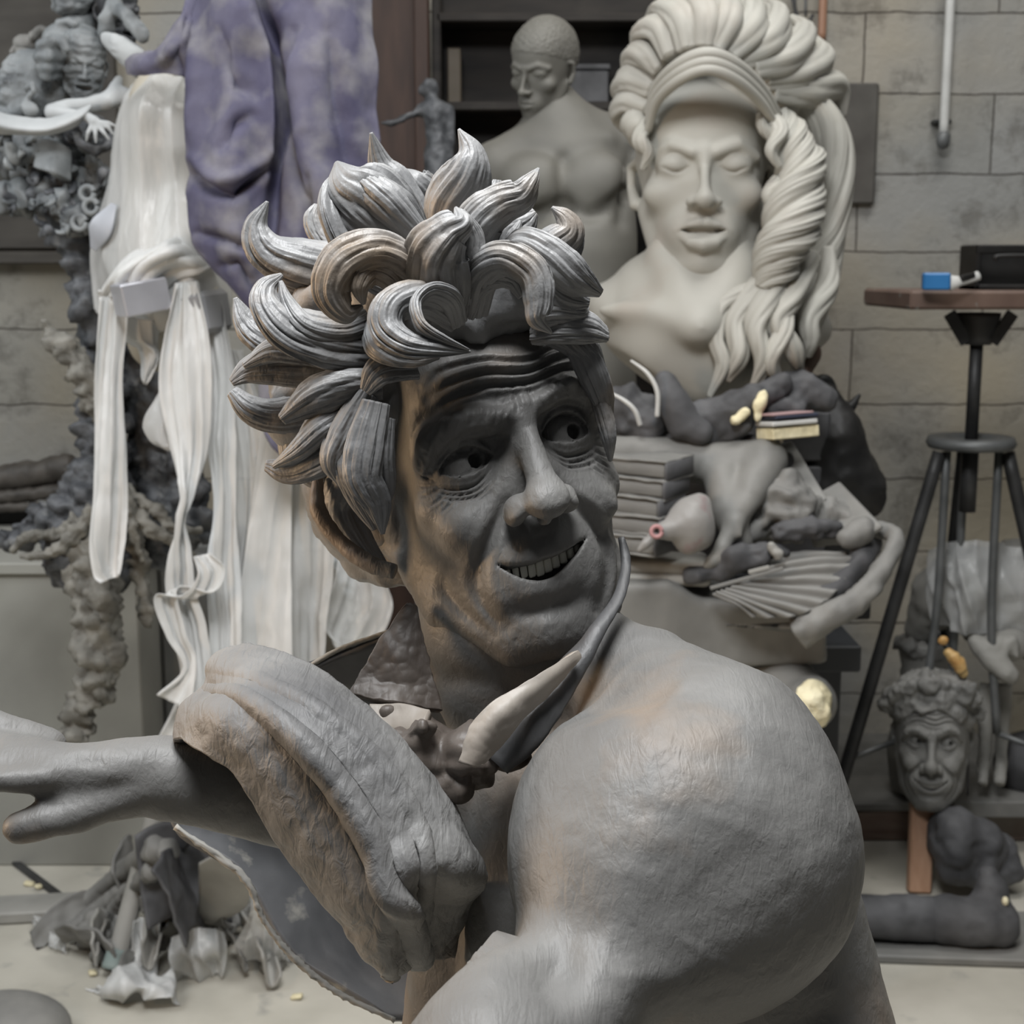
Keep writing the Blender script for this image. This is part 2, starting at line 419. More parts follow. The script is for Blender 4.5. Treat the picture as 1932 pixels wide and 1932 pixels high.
    if eyes == 'closed':
        for s in (-1, 1):
            for pl, wd, dp in (([(1.7, -.4), (2.4, -.78), (3.2, -.85), (4.3, -.4)], .15, .42), ([(1.7, .35), (2.6, .95), (3.6, 1.0), (4.6, .35)], .16, .14)):
                pl = cr([(s * x, y) for x, y in pl], 16); m = V[:, 2] > -1.5; D, T = pdist(V[m][:, :2], pl)
                V[m, 2] -= dp * np.exp(-(D / wd) ** 2) * np.sin(np.pi * np.clip(T, .05, .95)) ** .5
    return V, Q
def place_head(V, R, c, s):              # R from head_rot, c centre point (world), s scale
    X = np.asarray(V) @ R.T * s * .01
    return c + X[:, :1] * RT + X[:, 1:2] * UP - X[:, 2:3] * FW
# ---------------------------------------------------------------- the workshop
M['concrete'] = mat('dusty_floor', (.40, .38, .325), (.54, .515, .45), .75, 3.5, .3, 30, c3=(.24, .235, .22), s3=9, t3=(.6, .75), bdist=.004)
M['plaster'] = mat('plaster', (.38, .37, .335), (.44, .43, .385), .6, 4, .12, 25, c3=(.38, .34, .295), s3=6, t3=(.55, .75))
M['plaster_shaded'] = mat('shaded_grey_plaster', (.14, .135, .12), (.19, .183, .16), .6, 5, .2, 25)  # albedo lowered to hold the weaker light under the shelf
M['dusty'] = mat('dusty_clay', (.15, .148, .14), (.24, .235, .22), .65, 9, .3, 40, bdist=.003)
M['dusty_light'] = mat('pale_dusty_clay', (.26, .255, .235), (.36, .35, .325), .65, 8, .3, 40)
M['slate'] = mat('blue_grey_clay', (.13, .143, .15), (.27, .285, .29), .55, 11, .3, 40, c3=(.05, .055, .06), s3=13, t3=(.55, .7))
M['slate_dark'] = mat('dark_blue_grey_clay', (.035, .038, .043), (.12, .125, .135), .55, 22, .6, 45, c3=(.2, .205, .205), s3=26, t3=(.6, .75), bdist=.006)
M['tan_root'] = mat('tan_root', (.12, .115, .10), (.27, .26, .23), .7, 24, .6, 50, bdist=.006)
M['charcoal'] = mat('charcoal_cloth', (.05, .05, .053), (.11, .11, .115), .7, 12, .4, 40)
M['black'] = mat('black_clay', (.010, .010, .010), (.022, .021, .020), .5, 10, .3, 40, spec=.3)
M['alcove_shade_wood'] = mat('alcove_shade_wood', (.009, .007, .006), (.026, .021, .017), .7, 5, .2, 30, stretch=(1, 1, 5), c3=(.045, .038, .03), s3=4, t3=(.6, .8))  # alcove shade put into the wood colour
M['brown_wood'] = mat('red_brown_wood', (.030, .014, .009), (.052, .026, .017), .6, 6, .2, 30, stretch=(6, 6, 1))
M['platform_wood'] = mat('dusty_brown_wood', (.12, .075, .055), (.20, .15, .12), .7, 5, .2, 30, stretch=(1, 5, 6), c3=(.25, .23, .2), s3=3)
M['raw_wood'] = mat('raw_timber', (.42, .24, .15), (.54, .33, .22), .6, 6, .15, 40, stretch=(8, 8, 1))
M['metal'] = mat('dusty_steel', (.10, .105, .105), (.17, .175, .175), .5, 12, .2, 60, metal=.3)
M['metal_dark'] = mat('dark_steel', (.03, .03, .03), (.06, .06, .06), .5, 12, .2, 60, metal=.3)
M['white_paint'] = mat('white_paint', (.5, .5, .48), (.62, .62, .6), .5, 10, .1, 40)
M['foam'] = mat('cream_foam', (.66, .58, .36), (.80, .74, .53), .8, 14, .8, 40, bdist=.008)
M['film'] = mat('plastic_film', (.66, .67, .66), (.80, .80, .79), .38, 6, .5, 14, stretch=(3, 3, .5), alpha=.74, bdist=.01, spec=.5)
M['film_clear'] = mat('clear_plastic_film', (.66, .67, .66), (.80, .80, .79), .3, 6, .6, 14, stretch=(3, 3, .5), alpha=.42, bdist=.01, spec=.6)
M['cloth_white'] = mat('white_cloth', (.36, .375, .38), (.48, .495, .50), .7, 10, .2, 60)
M['silver'] = mat('silver_foil', (.45, .46, .50), (.62, .63, .68), .3, 8, .3, 20, metal=.5)
M['orange'] = mat('orange_wax', (.55, .30, .10), (.62, .45, .2), .5, 30, .3, 60)

# back wall of painted blocks
YW = 4.25
CH = AT(1800, 322, YW)[2] - AT(1800, 470, YW)[2]; Z0 = AT(1800, 322, YW)[2]
bm = bpy.data.materials.new('painted_blockwork'); bm.use_nodes = True; T = bm.node_tree; N_ = T.nodes; L_ = T.links
bs = N_['Principled BSDF']; bs.inputs['Roughness'].default_value = .8
tc = N_.new('ShaderNodeTexCoord'); mp = N_.new('ShaderNodeMapping'); mp.inputs['Rotation'].default_value = (math.radians(-90), 0, 0); mp.inputs['Location'].default_value = (.13, -(Z0 % CH), 0)
L_.new(tc.outputs['Object'], mp.inputs[0])
nz = N_.new('ShaderNodeTexNoise'); nz.inputs['Scale'].default_value = 9; nz.inputs['Detail'].default_value = 4; L_.new(tc.outputs['Object'], nz.inputs[0])
vm = N_.new('ShaderNodeVectorMath'); vm.operation = 'MULTIPLY_ADD'; vm.inputs[1].default_value = (.012, .02, 0)
L_.new(nz.outputs['Color'], vm.inputs[0]); L_.new(mp.outputs[0], vm.inputs[2])
br = N_.new('ShaderNodeTexBrick'); br.inputs['Scale'].default_value = 1; br.inputs['Brick Width'].default_value = CH * 3.4; br.inputs['Row Height'].default_value = CH
br.inputs['Mortar Size'].default_value = .0035; br.inputs['Mortar Smooth'].default_value = .5
br.inputs['Color1'].default_value = (1, 1, 1, 1); br.inputs['Color2'].default_value = (.9, .9, .88, 1); br.inputs['Mortar'].default_value = (.32, .3, .28, 1)
L_.new(vm.outputs[0], br.inputs[0])
n2 = N_.new('ShaderNodeTexNoise'); n2.inputs['Scale'].default_value = 1.5; n2.inputs['Detail'].default_value = 6; L_.new(tc.outputs['Object'], n2.inputs[0])
rp = N_.new('ShaderNodeValToRGB'); e = rp.color_ramp.elements; e[0].position = .38; e[0].color = (.30, .30, .29, 1); e[1].position = .62; e[1].color = (.36, .32, .25, 1)
L_.new(n2.outputs[0], rp.inputs[0])
n3 = N_.new('ShaderNodeTexNoise'); n3.inputs['Scale'].default_value = 6; n3.inputs['Detail'].default_value = 8; n3.inputs['Roughness'].default_value = .7; L_.new(tc.outputs['Object'], n3.inputs[0])
r3 = N_.new('ShaderNodeValToRGB'); e = r3.color_ramp.elements; e[0].position = .34; e[0].color = (.55, .53, .5, 1); e[1].position = .45; e[1].color = (1, 1, 1, 1); L_.new(n3.outputs[0], r3.inputs[0])
m1 = N_.new('ShaderNodeMix'); m1.data_type = 'RGBA'; m1.blend_type = 'MULTIPLY'; m1.inputs[0].default_value = 1; L_.new(rp.outputs[0], m1.inputs[6]); L_.new(br.outputs[0], m1.inputs[7])
m2 = N_.new('ShaderNodeMix'); m2.data_type = 'RGBA'; m2.blend_type = 'MULTIPLY'; m2.inputs[0].default_value = .8; L_.new(m1.outputs[2], m2.inputs[6]); L_.new(r3.outputs[0], m2.inputs[7])
L_.new(m2.outputs[2], bs.inputs['Base Color'])
ad = N_.new('ShaderNodeMath'); ad.operation = 'MULTIPLY_ADD'; ad.inputs[1].default_value = -.6; L_.new(br.outputs['Fac'], ad.inputs[0]); L_.new(n3.outputs[0], ad.inputs[2])
bp = N_.new('ShaderNodeBump'); bp.inputs['Strength'].default_value = .6; bp.inputs['Distance'].default_value = .02; L_.new(ad.outputs[0], bp.inputs['Height']); L_.new(bp.outputs[0], bs.inputs['Normal'])
def structure(name, c, half, m):
    V, F = boxm(c, half, None, .001)
    me = bpy.data.meshes.new(name); me.from_pydata(V.tolist(), [], F); o = link(name, me, m, None, False); o['kind'] = 'structure'; return o
structure('floor', (0, 2.0, -.05), (3.2, 2.6, .05), M['concrete'])
structure('wall_back', (0, YW + .1, 1.6), (3.2, .1, 1.7), bm)
structure('wall_left', (-3.1, 3.2, 1.6), (.1, 1.0, 1.7), bm)

# wooden screen, and shelving darkened in place of a shaded alcove
def bx(px0, py0, px1, py1, y, dep):      # box whose front face spans these pixels on plane y
    a = AT(px0, py0, y); b = AT(px1, py1, y)
    return ((a[0] + b[0]) / 2, y + dep / 2, (a[2] + b[2]) / 2), (abs(b[0] - a[0]) / 2, dep / 2, abs(a[2] - b[2]) / 2)
def to_floor(c, h):                      # the same box carried down to the floor
    top = c[2] + h[2]; return (c[0], c[1], top / 2), (h[0], h[1], top / 2)
c, h = to_floor(*bx(640, -60, 812, 300, 3.95, .04)); t = empty('wooden_screen', (c[0], c[1], 0), 'tall red-brown wooden panel standing behind the small dark figurine', 'panel')
box('board', c, h, M['brown_wood'], t); 
for dx in (-1, 1): box('stile', (c[0] + dx * (h[0] - .02), c[1] - .03, c[2]), (.02, .012, h[2]), M['brown_wood'], t)
c, h = to_floor(*bx(822, -60, 1262, 300, 4.02, .2)); t = empty('shelving', (c[0], c[1], 0), 'wooden shelving coloured dark as alcove shade behind the pale male torso', 'shelf')
box('back_panel', (c[0], c[1] + .08, c[2]), (h[0], .02, h[2]), M['alcove_shade_wood'], t)
for s in (-1, 1): box('side_panel', (c[0] + s * h[0], c[1], c[2]), (.012, .1, h[2]), M['alcove_shade_wood'], t)
for py in (32, 200, 340, 520, 760):
    z = AT(1000, py, 4.02)[2]; box('shelf', (c[0], c[1], z), (h[0], .1, .012), M['alcove_shade_wood'], t)
SHZ = AT(1000, 200, 4.02)[2]
for (x0, x1, y0, m, nm, lb, ct) in ((842, 868, 85, M['raw_wood'], 'wooden_block', 'narrow tan wooden block upright on the dark shelf', 'block'),
                            (1075, 1150, 118, M['charcoal'], 'storage_box', 'dark box on the shelf left of the white bust', 'box')):
    a = AT(x0, y0, 4.02); b = AT(x1, y0, 4.02); zt = a[2]
    t = empty(nm, ((a[0] + b[0]) / 2, 4.08, SHZ + .012), lb, ct)
    hh = (zt - SHZ - .012) / 2
    if nm == 'storage_box':
        box('body', ((a[0] + b[0]) / 2, 4.1, SHZ + .012 + hh * .85), ((b[0] - a[0]) / 2, .05, hh * .85), m, t); box('lid', ((a[0] + b[0]) / 2, 4.1, SHZ + .012 + hh * 1.85), ((b[0] - a[0]) / 2 + .005, .055, hh * .15), m, t)
    else: box('body', ((a[0] + b[0]) / 2, 4.1, SHZ + .012 + hh), ((b[0] - a[0]) / 2, .03, hh), mat('tan_block', (.08, .065, .045), (.11, .09, .07)), t)
# things fixed to the wall
DB = mat('dark_backboard', (.035, .03, .025), (.075, .068, .058), .7, 4, .2, 20, stretch=(1, 1, 4))
c, h = to_floor(*bx(-300, -120, 232, 470, YW - .04, .03)); hz_ = (AT(0, -120, YW)[2] - AT(0, 470, YW)[2]) / 2
o = box('hanging_board', (c[0], c[1], AT(0, 470, YW)[2] + hz_), (h[0], h[1], hz_), DB); tag(o, 'dark brown board fixed to the wall behind the tree of heads', 'board')
V, F = boxm((c[0], c[1] - .02, AT(0, 486, YW)[2]), (h[0], .03, .018), None, .004); tag(part('wall_rail', V, F, DB, None, False), 'dark wooden rail along the foot of the brown board', 'rail')
c, h = bx(1578, 156, 1650, 385, YW - .03, .028); o = box('slate_panel', c, h, mat('worn_dark_panel', (.055, .05, .045), (.10, .095, .085), .7, 9, .3, 30, c3=(.02, .02, .02), s3=6), bev=.006)
tag(o, 'dark worn rectangular panel hung on the block wall beside the white bust', 'panel')
t = empty('wall_pipe', AT(1782, 240, YW - .05), 'pale grey vertical pipe clipped to the block wall at upper right', 'pipe')
a = AT(1798, -80, YW - .05); b = AT(1779, 262, YW - .05); b[0] = a[0] = (a[0] + b[0]) / 2 
V, F = tube([a, (a + b) / 2, b], [.013] * 3, n=12); part('pipe', V, F, M['white_paint'], t)
z = AT(1780, 232, YW)[2]
V, F = boxm((b[0], YW - .02, z), (.026, .02, .006)); part('clip', V, F, M['metal_dark'], t, False)
V, F = lathe([(0, -.03), (.014, -.026), (.02, -.01), (.02, .01), (.014, .02)], (b[0], YW - .05, b[2]), 20); part('end_cap', V, F, M['metal'], t)
a = AT(1556, -80, YW - .04); b = AT(1549, 76, YW - .04); b[0] = a[0]
V, F = tube([a, (a + b) / 2, b], [.012] * 3, n=12); tag(part('copper_pipe', V, F, mat('dull_copper', (.30, .16, .10), (.36, .21, .14), .45)), 'short reddish copper pipe on the wall above the white bust', 'pipe')
t = empty('wall_bracket', AT(1514, 40, YW - .03), 'thin metal hook bracket on the wall right of the bust hair', 'bracket')
for x in (1500, 1520):
    V, F = tube([AT(x, -60, YW - .03), AT(x, 30, YW - .03)], [.004] * 2, n=6); part('rod', V, F, M['metal'], t)
V, F = tube([AT(1492, -20, YW - .03), AT(1505, 32, YW - .04), AT(1522, 44, YW - .04), AT(1534, 28, YW - .03)], [.005] * 4, n=16); part('hook', V, F, M['metal_dark'], t)
# ---------------------------------------------------------------- the grinning man in clay
PROJ = dict(a=math.radians(20), b=-.142, c=.204, tx=.0045, ty=.04396, s=1.219)
def head_rot(a, b, c):
    ca, sa, cb, sb, cc, sc = math.cos(a), math.sin(a), math.cos(b), math.sin(b), math.cos(c), math.sin(c)
    return np.array([[cc, -sc, 0], [sc, cc, 0], [0, 0, 1]]) @ np.array([[1, 0, 0], [0, cb, -sb], [0, sb, cb]]) @ np.array([[ca, 0, sa], [0, 1, 0], [-sa, 0, ca]])
HR = head_rot(PROJ['a'], PROJ['b'], PROJ['c']); HD = 1.0
LMK = [((-3.1, 0, .4), (882, 880)), ((3.1, 0, .4), (1063, 817)), ((0, -4, 4.6), (1046, 950)), ((-1.9, -4.3, 2.2), (962, 965)), ((1.9, -4.3, 2.2), (1074, 935)),
       ((-2.9, -6.3, 0), (930, 1076)), ((2.9, -6.3, 0), (1100, 1022)), ((0, -11, 1.3), (1055, 1200)), ((0, -7.6, 1.2), (1020, 1082)), ((-5.3, 1.8, -1), (792, 830)),
       ((0, .6, 1), (985, 800)), ((-7.6, -4, -7.5), (735, 1075)), ((5.2, 2, -1), (1128, 745)), ((0, 7, -.5), (960, 650)),
       ((6.6, -2, -3), (1158, 900)), ((5.6, -7, -2.5), (1176, 1040)), ((-4.9, -9, -2.5), (870, 1165)), ((-6.9, -1, -4), (765, 940)),
       ((0, -12.2, -.5), (1040, 1240)), ((4, -10, -1), (1160, 1150)), ((-7, 4, -4.5), (745, 720)), ((6.5, 4.5, -3.5), (1118, 665)),
       ((0, 3, -18.5), None), ((0, 12, -8), None)]
def head_cam(A):                          # canonical cm -> camera frame (x right, y up, depth)
    X = np.asarray(A) @ HR.T * PROJ['s'] * .01
    return np.stack([X[..., 0] + PROJ['tx'], X[..., 1] + PROJ['ty'], HD - X[..., 2]], -1)
_A = np.array([a for a, b in LMK], float); _C = head_cam(_A)
_px = np.stack([966 + FPX * _C[:, 0] / _C[:, 2], 966 - FPX * _C[:, 1] / _C[:, 2]], 1)
_res = np.array([(0, 0) if b is None else (b[0] - p[0], b[1] - p[1]) for (a, b), p in zip(LMK, _px)])
_K = lambda D: np.exp(-(D / 3.6) ** 2)
_W = np.linalg.solve(_K(np.linalg.norm(_A[:, None] - _A[None], axis=2)) + np.eye(len(_A)) * .04, _res)
def head_world(A):
    A = np.asarray(A, float); C = head_cam(A)
    D = _K(np.linalg.norm(A[:, None] - _A[None], axis=2)) @ _W
    x = C[:, 0] + D[:, 0] * C[:, 2] / FPX; y = C[:, 1] - D[:, 1] * C[:, 2] / FPX; d = C[:, 2]
    return CAM + d[:, None] * FW + x[:, None] * RT + y[:, None] * UP

def grin_head():
    v = Vol((-9.5, -13.5, -20), (9.5, 14, 6.5), .125)
    v.blob((0, 3.2, -8.8), (7.5, 8.8, 9.8))
    v.blob((0, -1.5, -5.2), (6.6, 9.0, 6.6), 2)
    v.blob((0, 4.6, -3.8), (5.9, 4.6, 4.6), 2)
    v.blob((0, -7.6, -3.6), (5.0, 4.6, 5.0), 1.5)
    v.blob((0, -10.6, -.5), (2.1, 1.7, 1.9), 1.3)                       # chin
    for s in (-1, 1):
        v.limb([(s * 5.6, -4, -7), (s * 5.0, -8.2, -4.6), (s * 2, -11, -1.5)], [1.5, 1.3, 1.3], 1.5)     # jaw
        v.blob((s * 4.3, -2.3, -1.9), (2.0, 1.4, 1.6), 1.6)
        v.blob((s * 3.7, -3.9, -.45), (1.8, 1.5, 1.5), 1.0)
    v.blob((0, -6.9, -.8), (3.7, 2.6, 2.5), 1.2)                        # muzzle
    for s in (-1, 1):
        v.blob((s * 3.2, -.1, 1.7), (2.15, 1.75, 1.9), 1.3, mode=-1)
        v.blob((s * 1.9, .3, 1.6), (.9, 1.0, 1.3), .8, mode=-1)
    v.limb([(-5.5, .5, -1.4), (-4.7, 1.75, -.0), (-3, 2.15, .95), (-1.3, 1.45, 1.3)], [.55, .78, .82, .7], .6)
    v.limb([(5.4, .9, -1.4), (4.6, 2.3, -.0), (3, 2.7, .95), (1.4, 1.7, 1.3)], [.55, .78, .82, .7], .6)
    v.limb([(0, 1.6, 1.0), (0, 0, 1.35), (0, -2, 2.5), (0, -3.6, 3.5)], [.85, .72, .78, .95], .9)   # nose
    v.blob((0, -3.95, 3.6), (1.32, 1.12, 1.15), .6)
    for s in (-1, 1):
        v.blob((s * 1.5, -4.3, 2.3), (.85, .85, 1.05), .6)
        v.blob((s * .72, -5.05, 2.75), (.42, .5, .6), .25, mode=-1)
    v.blob((0, -5.0, 2.9), (.38, .5, .7), .3)
    # eyes
    for s in (-1, 1):
        c = np.array([s * 3.12, 0.0, -.95])
        v.blob(c + (0, 0, .06), 1.74, .4)
        up = 1.02 if s < 0 else 1.2
        def lid(X, c=c, s=s, up=up):
            x = (X[..., 0] - c[0]); y = X[..., 1] - c[1]
            u = np.clip(x / 1.48, -1, 1)
            yu = up * (1 - u * u) ** .8 - .12 * u * s * -1; yl = -.62 * (1 - u * u) ** .8 - .12 * u * s * -1
            return np.maximum.reduce([y - yu + .0, yl - y, np.abs(x) - 1.48, (c[2] + .5) - X[..., 2]])
        v.fn(lid, c - 1.9, c + 1.9, .06, -1)
        v.blob(c + (0, 0, -.06), 1.42, .03)
        v.limb([c + np.array([.68, .16, 1.5]), c + np.array([.5, .12, .3])], [.5, .42], .04, mode=-1)          # pupil
    # mouth
    yu = lambda x: -7.05 + .095 * x * x; yl = lambda x: -7.95 + .20 * x * x
    sl, X = v.box((-3.2, -8.6, -1.5), (3.2, -5.6, 3), 0)
    x, y, z = X[..., 0], X[..., 1], X[..., 2]
    v.limb([(x_, yl(x_) - .35, 1.45 - .19 * x_ * x_) for x_ in (-2.6, -1.8, -.9, 0, .9, 1.8, 2.6)], [.3, .42, .5, .55, .5, .42, .3], .5)
    v.limb([(x_, yu(x_) + .3, 1.55 - .19 * x_ * x_) for x_ in (-2.6, -1.8, -.9, 0, .9, 1.8, 2.6)], [.28, .36, .4, .4, .4, .36, .28], .5)
    v.comb(sl, np.maximum.reduce([y - yu(x), yl(x) - y, np.abs(x) - 3.1, (-.6 - .12 * x * x) - z]).astype(np.float32), .12, -1)
    for s in (-1, 1): v.blob((s * 3.25, -6.1, -.45), (.5, .6, .5), .35, mode=-1)
    # ears
    for s in (-1, 1):
        pts = [(s * 6.6, -3.9, -6.6), (s * 7.1, -2.6, -8.6), (s * 8.0, -.4, -9.6), (s * 8.1, 1.6, -9.2), (s * 7.4, 2.3, -7.6), (s * 7.0, 1.0, -6.6)]
        v.blob((s * 7.0, -.6, -8), (.6, 2.6, 1.7), .5)
        v.limb(pts, [.7, .5, .45, .45, .42, .35], .25)
    V, Q = v.mesh(1)
    # carved lines
    def carve(pl, wd, dp, zmin=-6, raise_=.35):
        nonlocal V
        N = normals(V, Q)
        pl = cr(pl, 24); m = (V[:, 2] > zmin) & (N[:, 2] > -.1)
        D, T = pdist(V[m][:, :2], pl[:, :2])
        k = np.sin(np.pi * np.clip(T, .03, .97)) ** .6
        e = -dp * np.exp(-(D / wd) ** 2) + raise_ * dp * np.exp(-((D - 2.0 * wd) / wd) ** 2)
        DN = N[m] * .35 + np.array([0, 0, .65]); V[m] += DN * (e * k)[:, None]
    for k, y0 in enumerate((3.55, 4.4, 5.3)):
        carve([(-5.4 + .3 * k, y0 - 1.5), (-4, y0 - .1), (-2, y0 + .25), (-.6, y0 - .1), (.8, y0 - .25), (2.6, y0 + .35), (4.2, y0 + .2), (5.2, y0 - .9)], .2, .2, raise_=.8)
    carve([(-6.0, .3), (-5.8, 1.8), (-5.0, 2.9)], .16, .15)
    carve([(-.5, 1.2), (-.35, 2.2), (-.5, 3.4)], .14, .16); carve([(.6, 1.3), (.55, 2.4), (.2, 3.3)], .12, .12)
    for s in (-1, 1):
        carve([(s * 1.75, -3.6), (s * 2.7, -4.6), (s * 3.75, -5.8), (s * 4.05, -7.2), (s * 3.6, -8.8), (s * 2.9, -9.9)], .36, .40)
        carve([(s * 5.0, -5.2), (s * 5.3, -7.0), (s * 4.7, -8.8), (s * 3.6, -10.3)], .3, .3)
        carve([(s * 2.4, -9.0), (s * 1.2, -9.35), (0, -9.45)], .42, .22)
        up = 1.3 if s < 0 else 1.5
        carve([(s * 1.5, .1), (s * 2.2, up - .2), (s * 3.2, up + .15), (s * 4.2, up - .25), (s * 4.9, .1)], .12, .16)
        for j, (yy, dd) in enumerate(((-1.35, .12), (-1.75, .13), (-2.15, .12))):
            carve([(s * (1.8 + .1 * j), yy + .45), (s * 3.0, yy - .05), (s * 4.3, yy + .3), (s * 5.0, yy + .75)], .10, dd, raise_=.6)
        for j, (a, b) in enumerate((((4.9, -.2), (6.0, .3)), ((4.9, -.5), (6.1, -.5)), ((4.8, -.85), (6.0, -1.2)), ((4.6, -1.2), (5.7, -1.9)), ((4.3, -1.7), (5.2, -2.5)))):
            carve([(s * a[0], a[1]), (s * (a[0] + b[0]) / 2, (a[1] + b[1]) / 2 - .08), (s * b[0], b[1])], .085, .11, raise_=.6)
    # brow hair strokes
    N = normals(V, Q)
    for s in (-1, 1):
        e = .45 if s > 0 else -.1; bl = cr([(s * 1.5, 1.6 + e, 0), (s * 3, 2.4 + e, 0), (s * 4.7, 1.95 + e, 0), (s * 5.5, .6 + e, 0)], 24)
        m = V[:, 2] > -3; D, T = pdist(V[m][:, :2], bl[:, :2])
        V[m] += N[m] * (np.exp(-(D / .40) ** 2) * (.22 + .08 * np.sin(V[m][:, 0] * 10 + 5 * s * V[m][:, 1] + 2 * fbm(V[m], 1.5, 2)) + .09 * fbm(V[m], 3, 2)))[:, None]
    V += N * (.05 * fbm(V, .6, 3) + .016 * fbm(V, 3.5, 2))[:, None]
    return V, Q
HERO = empty('clay_statue', ON(1250, 2600, 0) * [1, 1, 0], 'large grey clay sculpture of a grinning man with wild hair turning over his bare shoulder', 'sculpture')
hv, hq = grin_head()
hw = head_world(hv)

def vpx(v, pts, k, **kw):            # limb through (px, py, d, rpx)
    v.limb([P(a, b, d) for a, b, d, r in pts], [r * S(d) for a, b, d, r in pts], k, **kw)
def torso():
    v = Vol((-.50, .38, .78), (.44, 1.28, 1.46), .0036)
    K = .05
    vpx(v, [(960, 1060, 1.06, 185), (948, 1180, 1.05, 160), (935, 1290, 1.045, 118), (915, 1380, 1.04, 70), (930, 1500, 1.07, 90)], K)
    vpx(v, [(1080, 1260, 1.04, 105), (1215, 1300, 1.0, 118), (1330, 1430, .95, 190)], K)
    vpx(v, [(1290, 1560, .92, 270), (1300, 1600, .92, 285)], K)
    v.blob(P(1290, 1610, .90), np.array([322, 300, 290]) * S(.9), .03, rot=np.array([RT, UP, FW]).T)
    vpx(v, [(1230, 1640, .88, 260), (1080, 1840, .80, 165), (930, 2040, .74, 190), (900, 2200, .74, 200)], .035)
    vpx(v, [(1400, 1650, 1.02, 200), (1460, 1850, 1.04, 200), (1500, 2150, 1.04, 240)], .03)
    vpx(v, [(1000, 1480, 1.02, 110), (1010, 1700, 1.0, 130), (1010, 2000, 1.0, 140)], .03)
    vpx(v, [(865, 1500, 1.05, 75), (870, 1700, 1.06, 95), (870, 2050, 1.06, 120)], .02)
    # far arm reaching out, with its open hand
    vpx(v, [(860, 1640, 1.06, 100), (720, 1600, 1.03, 88), (560, 1530, 1.0, 74), (420, 1492, .98, 74), (320, 1480, .97, 66), (225, 1462, .96, 54)], .02)
    vpx(v, [(420, 1450, .98, 40), (300, 1436, .97, 30)], .03)
    vpx(v, [(225, 1462, .96, 52), (150, 1458, .95, 56), (80, 1445, .95, 52), (20, 1435, .95, 46)], .02)
    vpx(v, [(215, 1490, .95, 46), (150, 1528, .94, 44), (90, 1545, .93, 36), (35, 1562, .925, 34)], .016)
    for y0, y1, d, r in ((1408, 1340, .985, 33), (1425, 1395, .965, 27), (1452, 1440, .945, 28), (1470, 1478, .93, 25)):
        vpx(v, [(90, y0, d, r + 4), (0, (y0 + y1) / 2, d - .01, r), (-70, y1, d - .01, r - 2), (-130, y1 + 25, d, r - 6)], .008)
    V, Q = v.mesh(2)
    # carved muscle lines
    def groove(pts, wd, dp, V=V):
        N = normals(V, Q); pl = cr([P(*p) for p in pts], 20)
        lo, hi = pl.min(0) - 3 * wd, pl.max(0) + 3 * wd
        m = ((V > lo) & (V < hi)).all(1) & (N @ FW < .3)
        D, T = pdist(V[m], pl); V[m] -= N[m] * (dp * np.exp(-(D / wd) ** 2) * np.sin(np.pi * np.clip(T, .02, .98)) ** .5)[:, None]
    groove([(960, 1720, .86), (1080, 1760, .74), (1200, 1790, .66), (1330, 1780, .66)], .032, .030)
    groove([(1120, 1340, .93), (1200, 1350, .9), (1290, 1330, .88)], .03, .02)
    groove([(980, 1420, .95), (940, 1540, .95), (935, 1700, .95)], .012, .012)
    groove([(1480, 1560, .74), (1430, 1700, .73), (1330, 1800, .72), (1280, 1930, .72)], .05, .040)
    groove([(1000, 1550, .78), (1120, 1480, .70), (1260, 1440, .66)], .05, .006)
    groove([(300, 1462, .93), (220, 1488, .93), (150, 1500, .93), (70, 1512, .92)], .010, .006)
    groove([(240, 1440, .93), (160, 1428, .93), (60, 1418, .92), (-30, 1410, .92)], .006, .0035)
    groove([(262, 1420, .93), (258, 1460, .92), (262, 1510, .93)], .008, .003)
    groove([(520, 1470, .93), (420, 1462, .92), (330, 1455, .92)], .012, .004); groove([(540, 1540, .93), (430, 1520, .92), (330, 1512, .92)], .012, .004)
    N = normals(V, Q)
    V += N * (.0016 * fbm(V, 14, 3) + .0005 * fbm(V, 90, 2))[:, None]
    return V, Q
tv, tq = torso()
bv, bf = join([(hw, hq), (tv, tq)])
body = part('body', bv, bf, M['clay'], HERO)
# teeth
tt = []
for i in range(11):
    x = (i - 5) * .50; wz = .25 * (1 - .03 * abs(i - 5)); y = -7.05 + .095 * x * x - .2 + .02 * abs(i - 5); z = 1.12 - .17 * x * x
    yaw = math.atan(2 * .17 * x)
    V, F = boxm((0, 0, 0), (wz * .97, .44 - .025 * abs(i - 5), .16), rotm(0, yaw, 0), .09)
    tt.append((V + (x, y, z), F))
V, F = join(tt); TEETH = (V, F); part('teeth', head_world(V), F, M['teeth'], HERO, label='cream teeth showing in the grin')

# ---- hair
kw_cup = lambda i: (.28, .05, .4, -.2)[i % 4]
def lockpx(pts, hw_, flat=.55, ridge=.22, nr=9, twist=0.0, cup=0.0, name='hair_lock', parent=None, material=None, rough=.035, n=70, m=96, k=[0], hint=None):
    k[0] += 1; cup = kw_cup(k[0]) if cup == 0 else cup
    path = [P(*p) for p in pts]; d = np.mean([p[2] for p in pts])
    V, F = tube(path, [h * S(d) for h in hw_], n=n, m=m, flat=flat, hint=hint if hint is not None else -FW + .3 * UP, twist=twist, ridge=ridge, nr=nr, cup=cup, rough=rough, seed=k[0] * 1.7)
    return part(name, V, F, material or M['clay_hair'], parent or HERO)
v = Vol((-14, -14, -24), (14, 16, 4), .3)
v.blob((0, 4.2, -9.6), (8.6, 8.8, 9.6)); v.blob((-3.5, 1.5, -13), (6.5, 7, 7), 3)
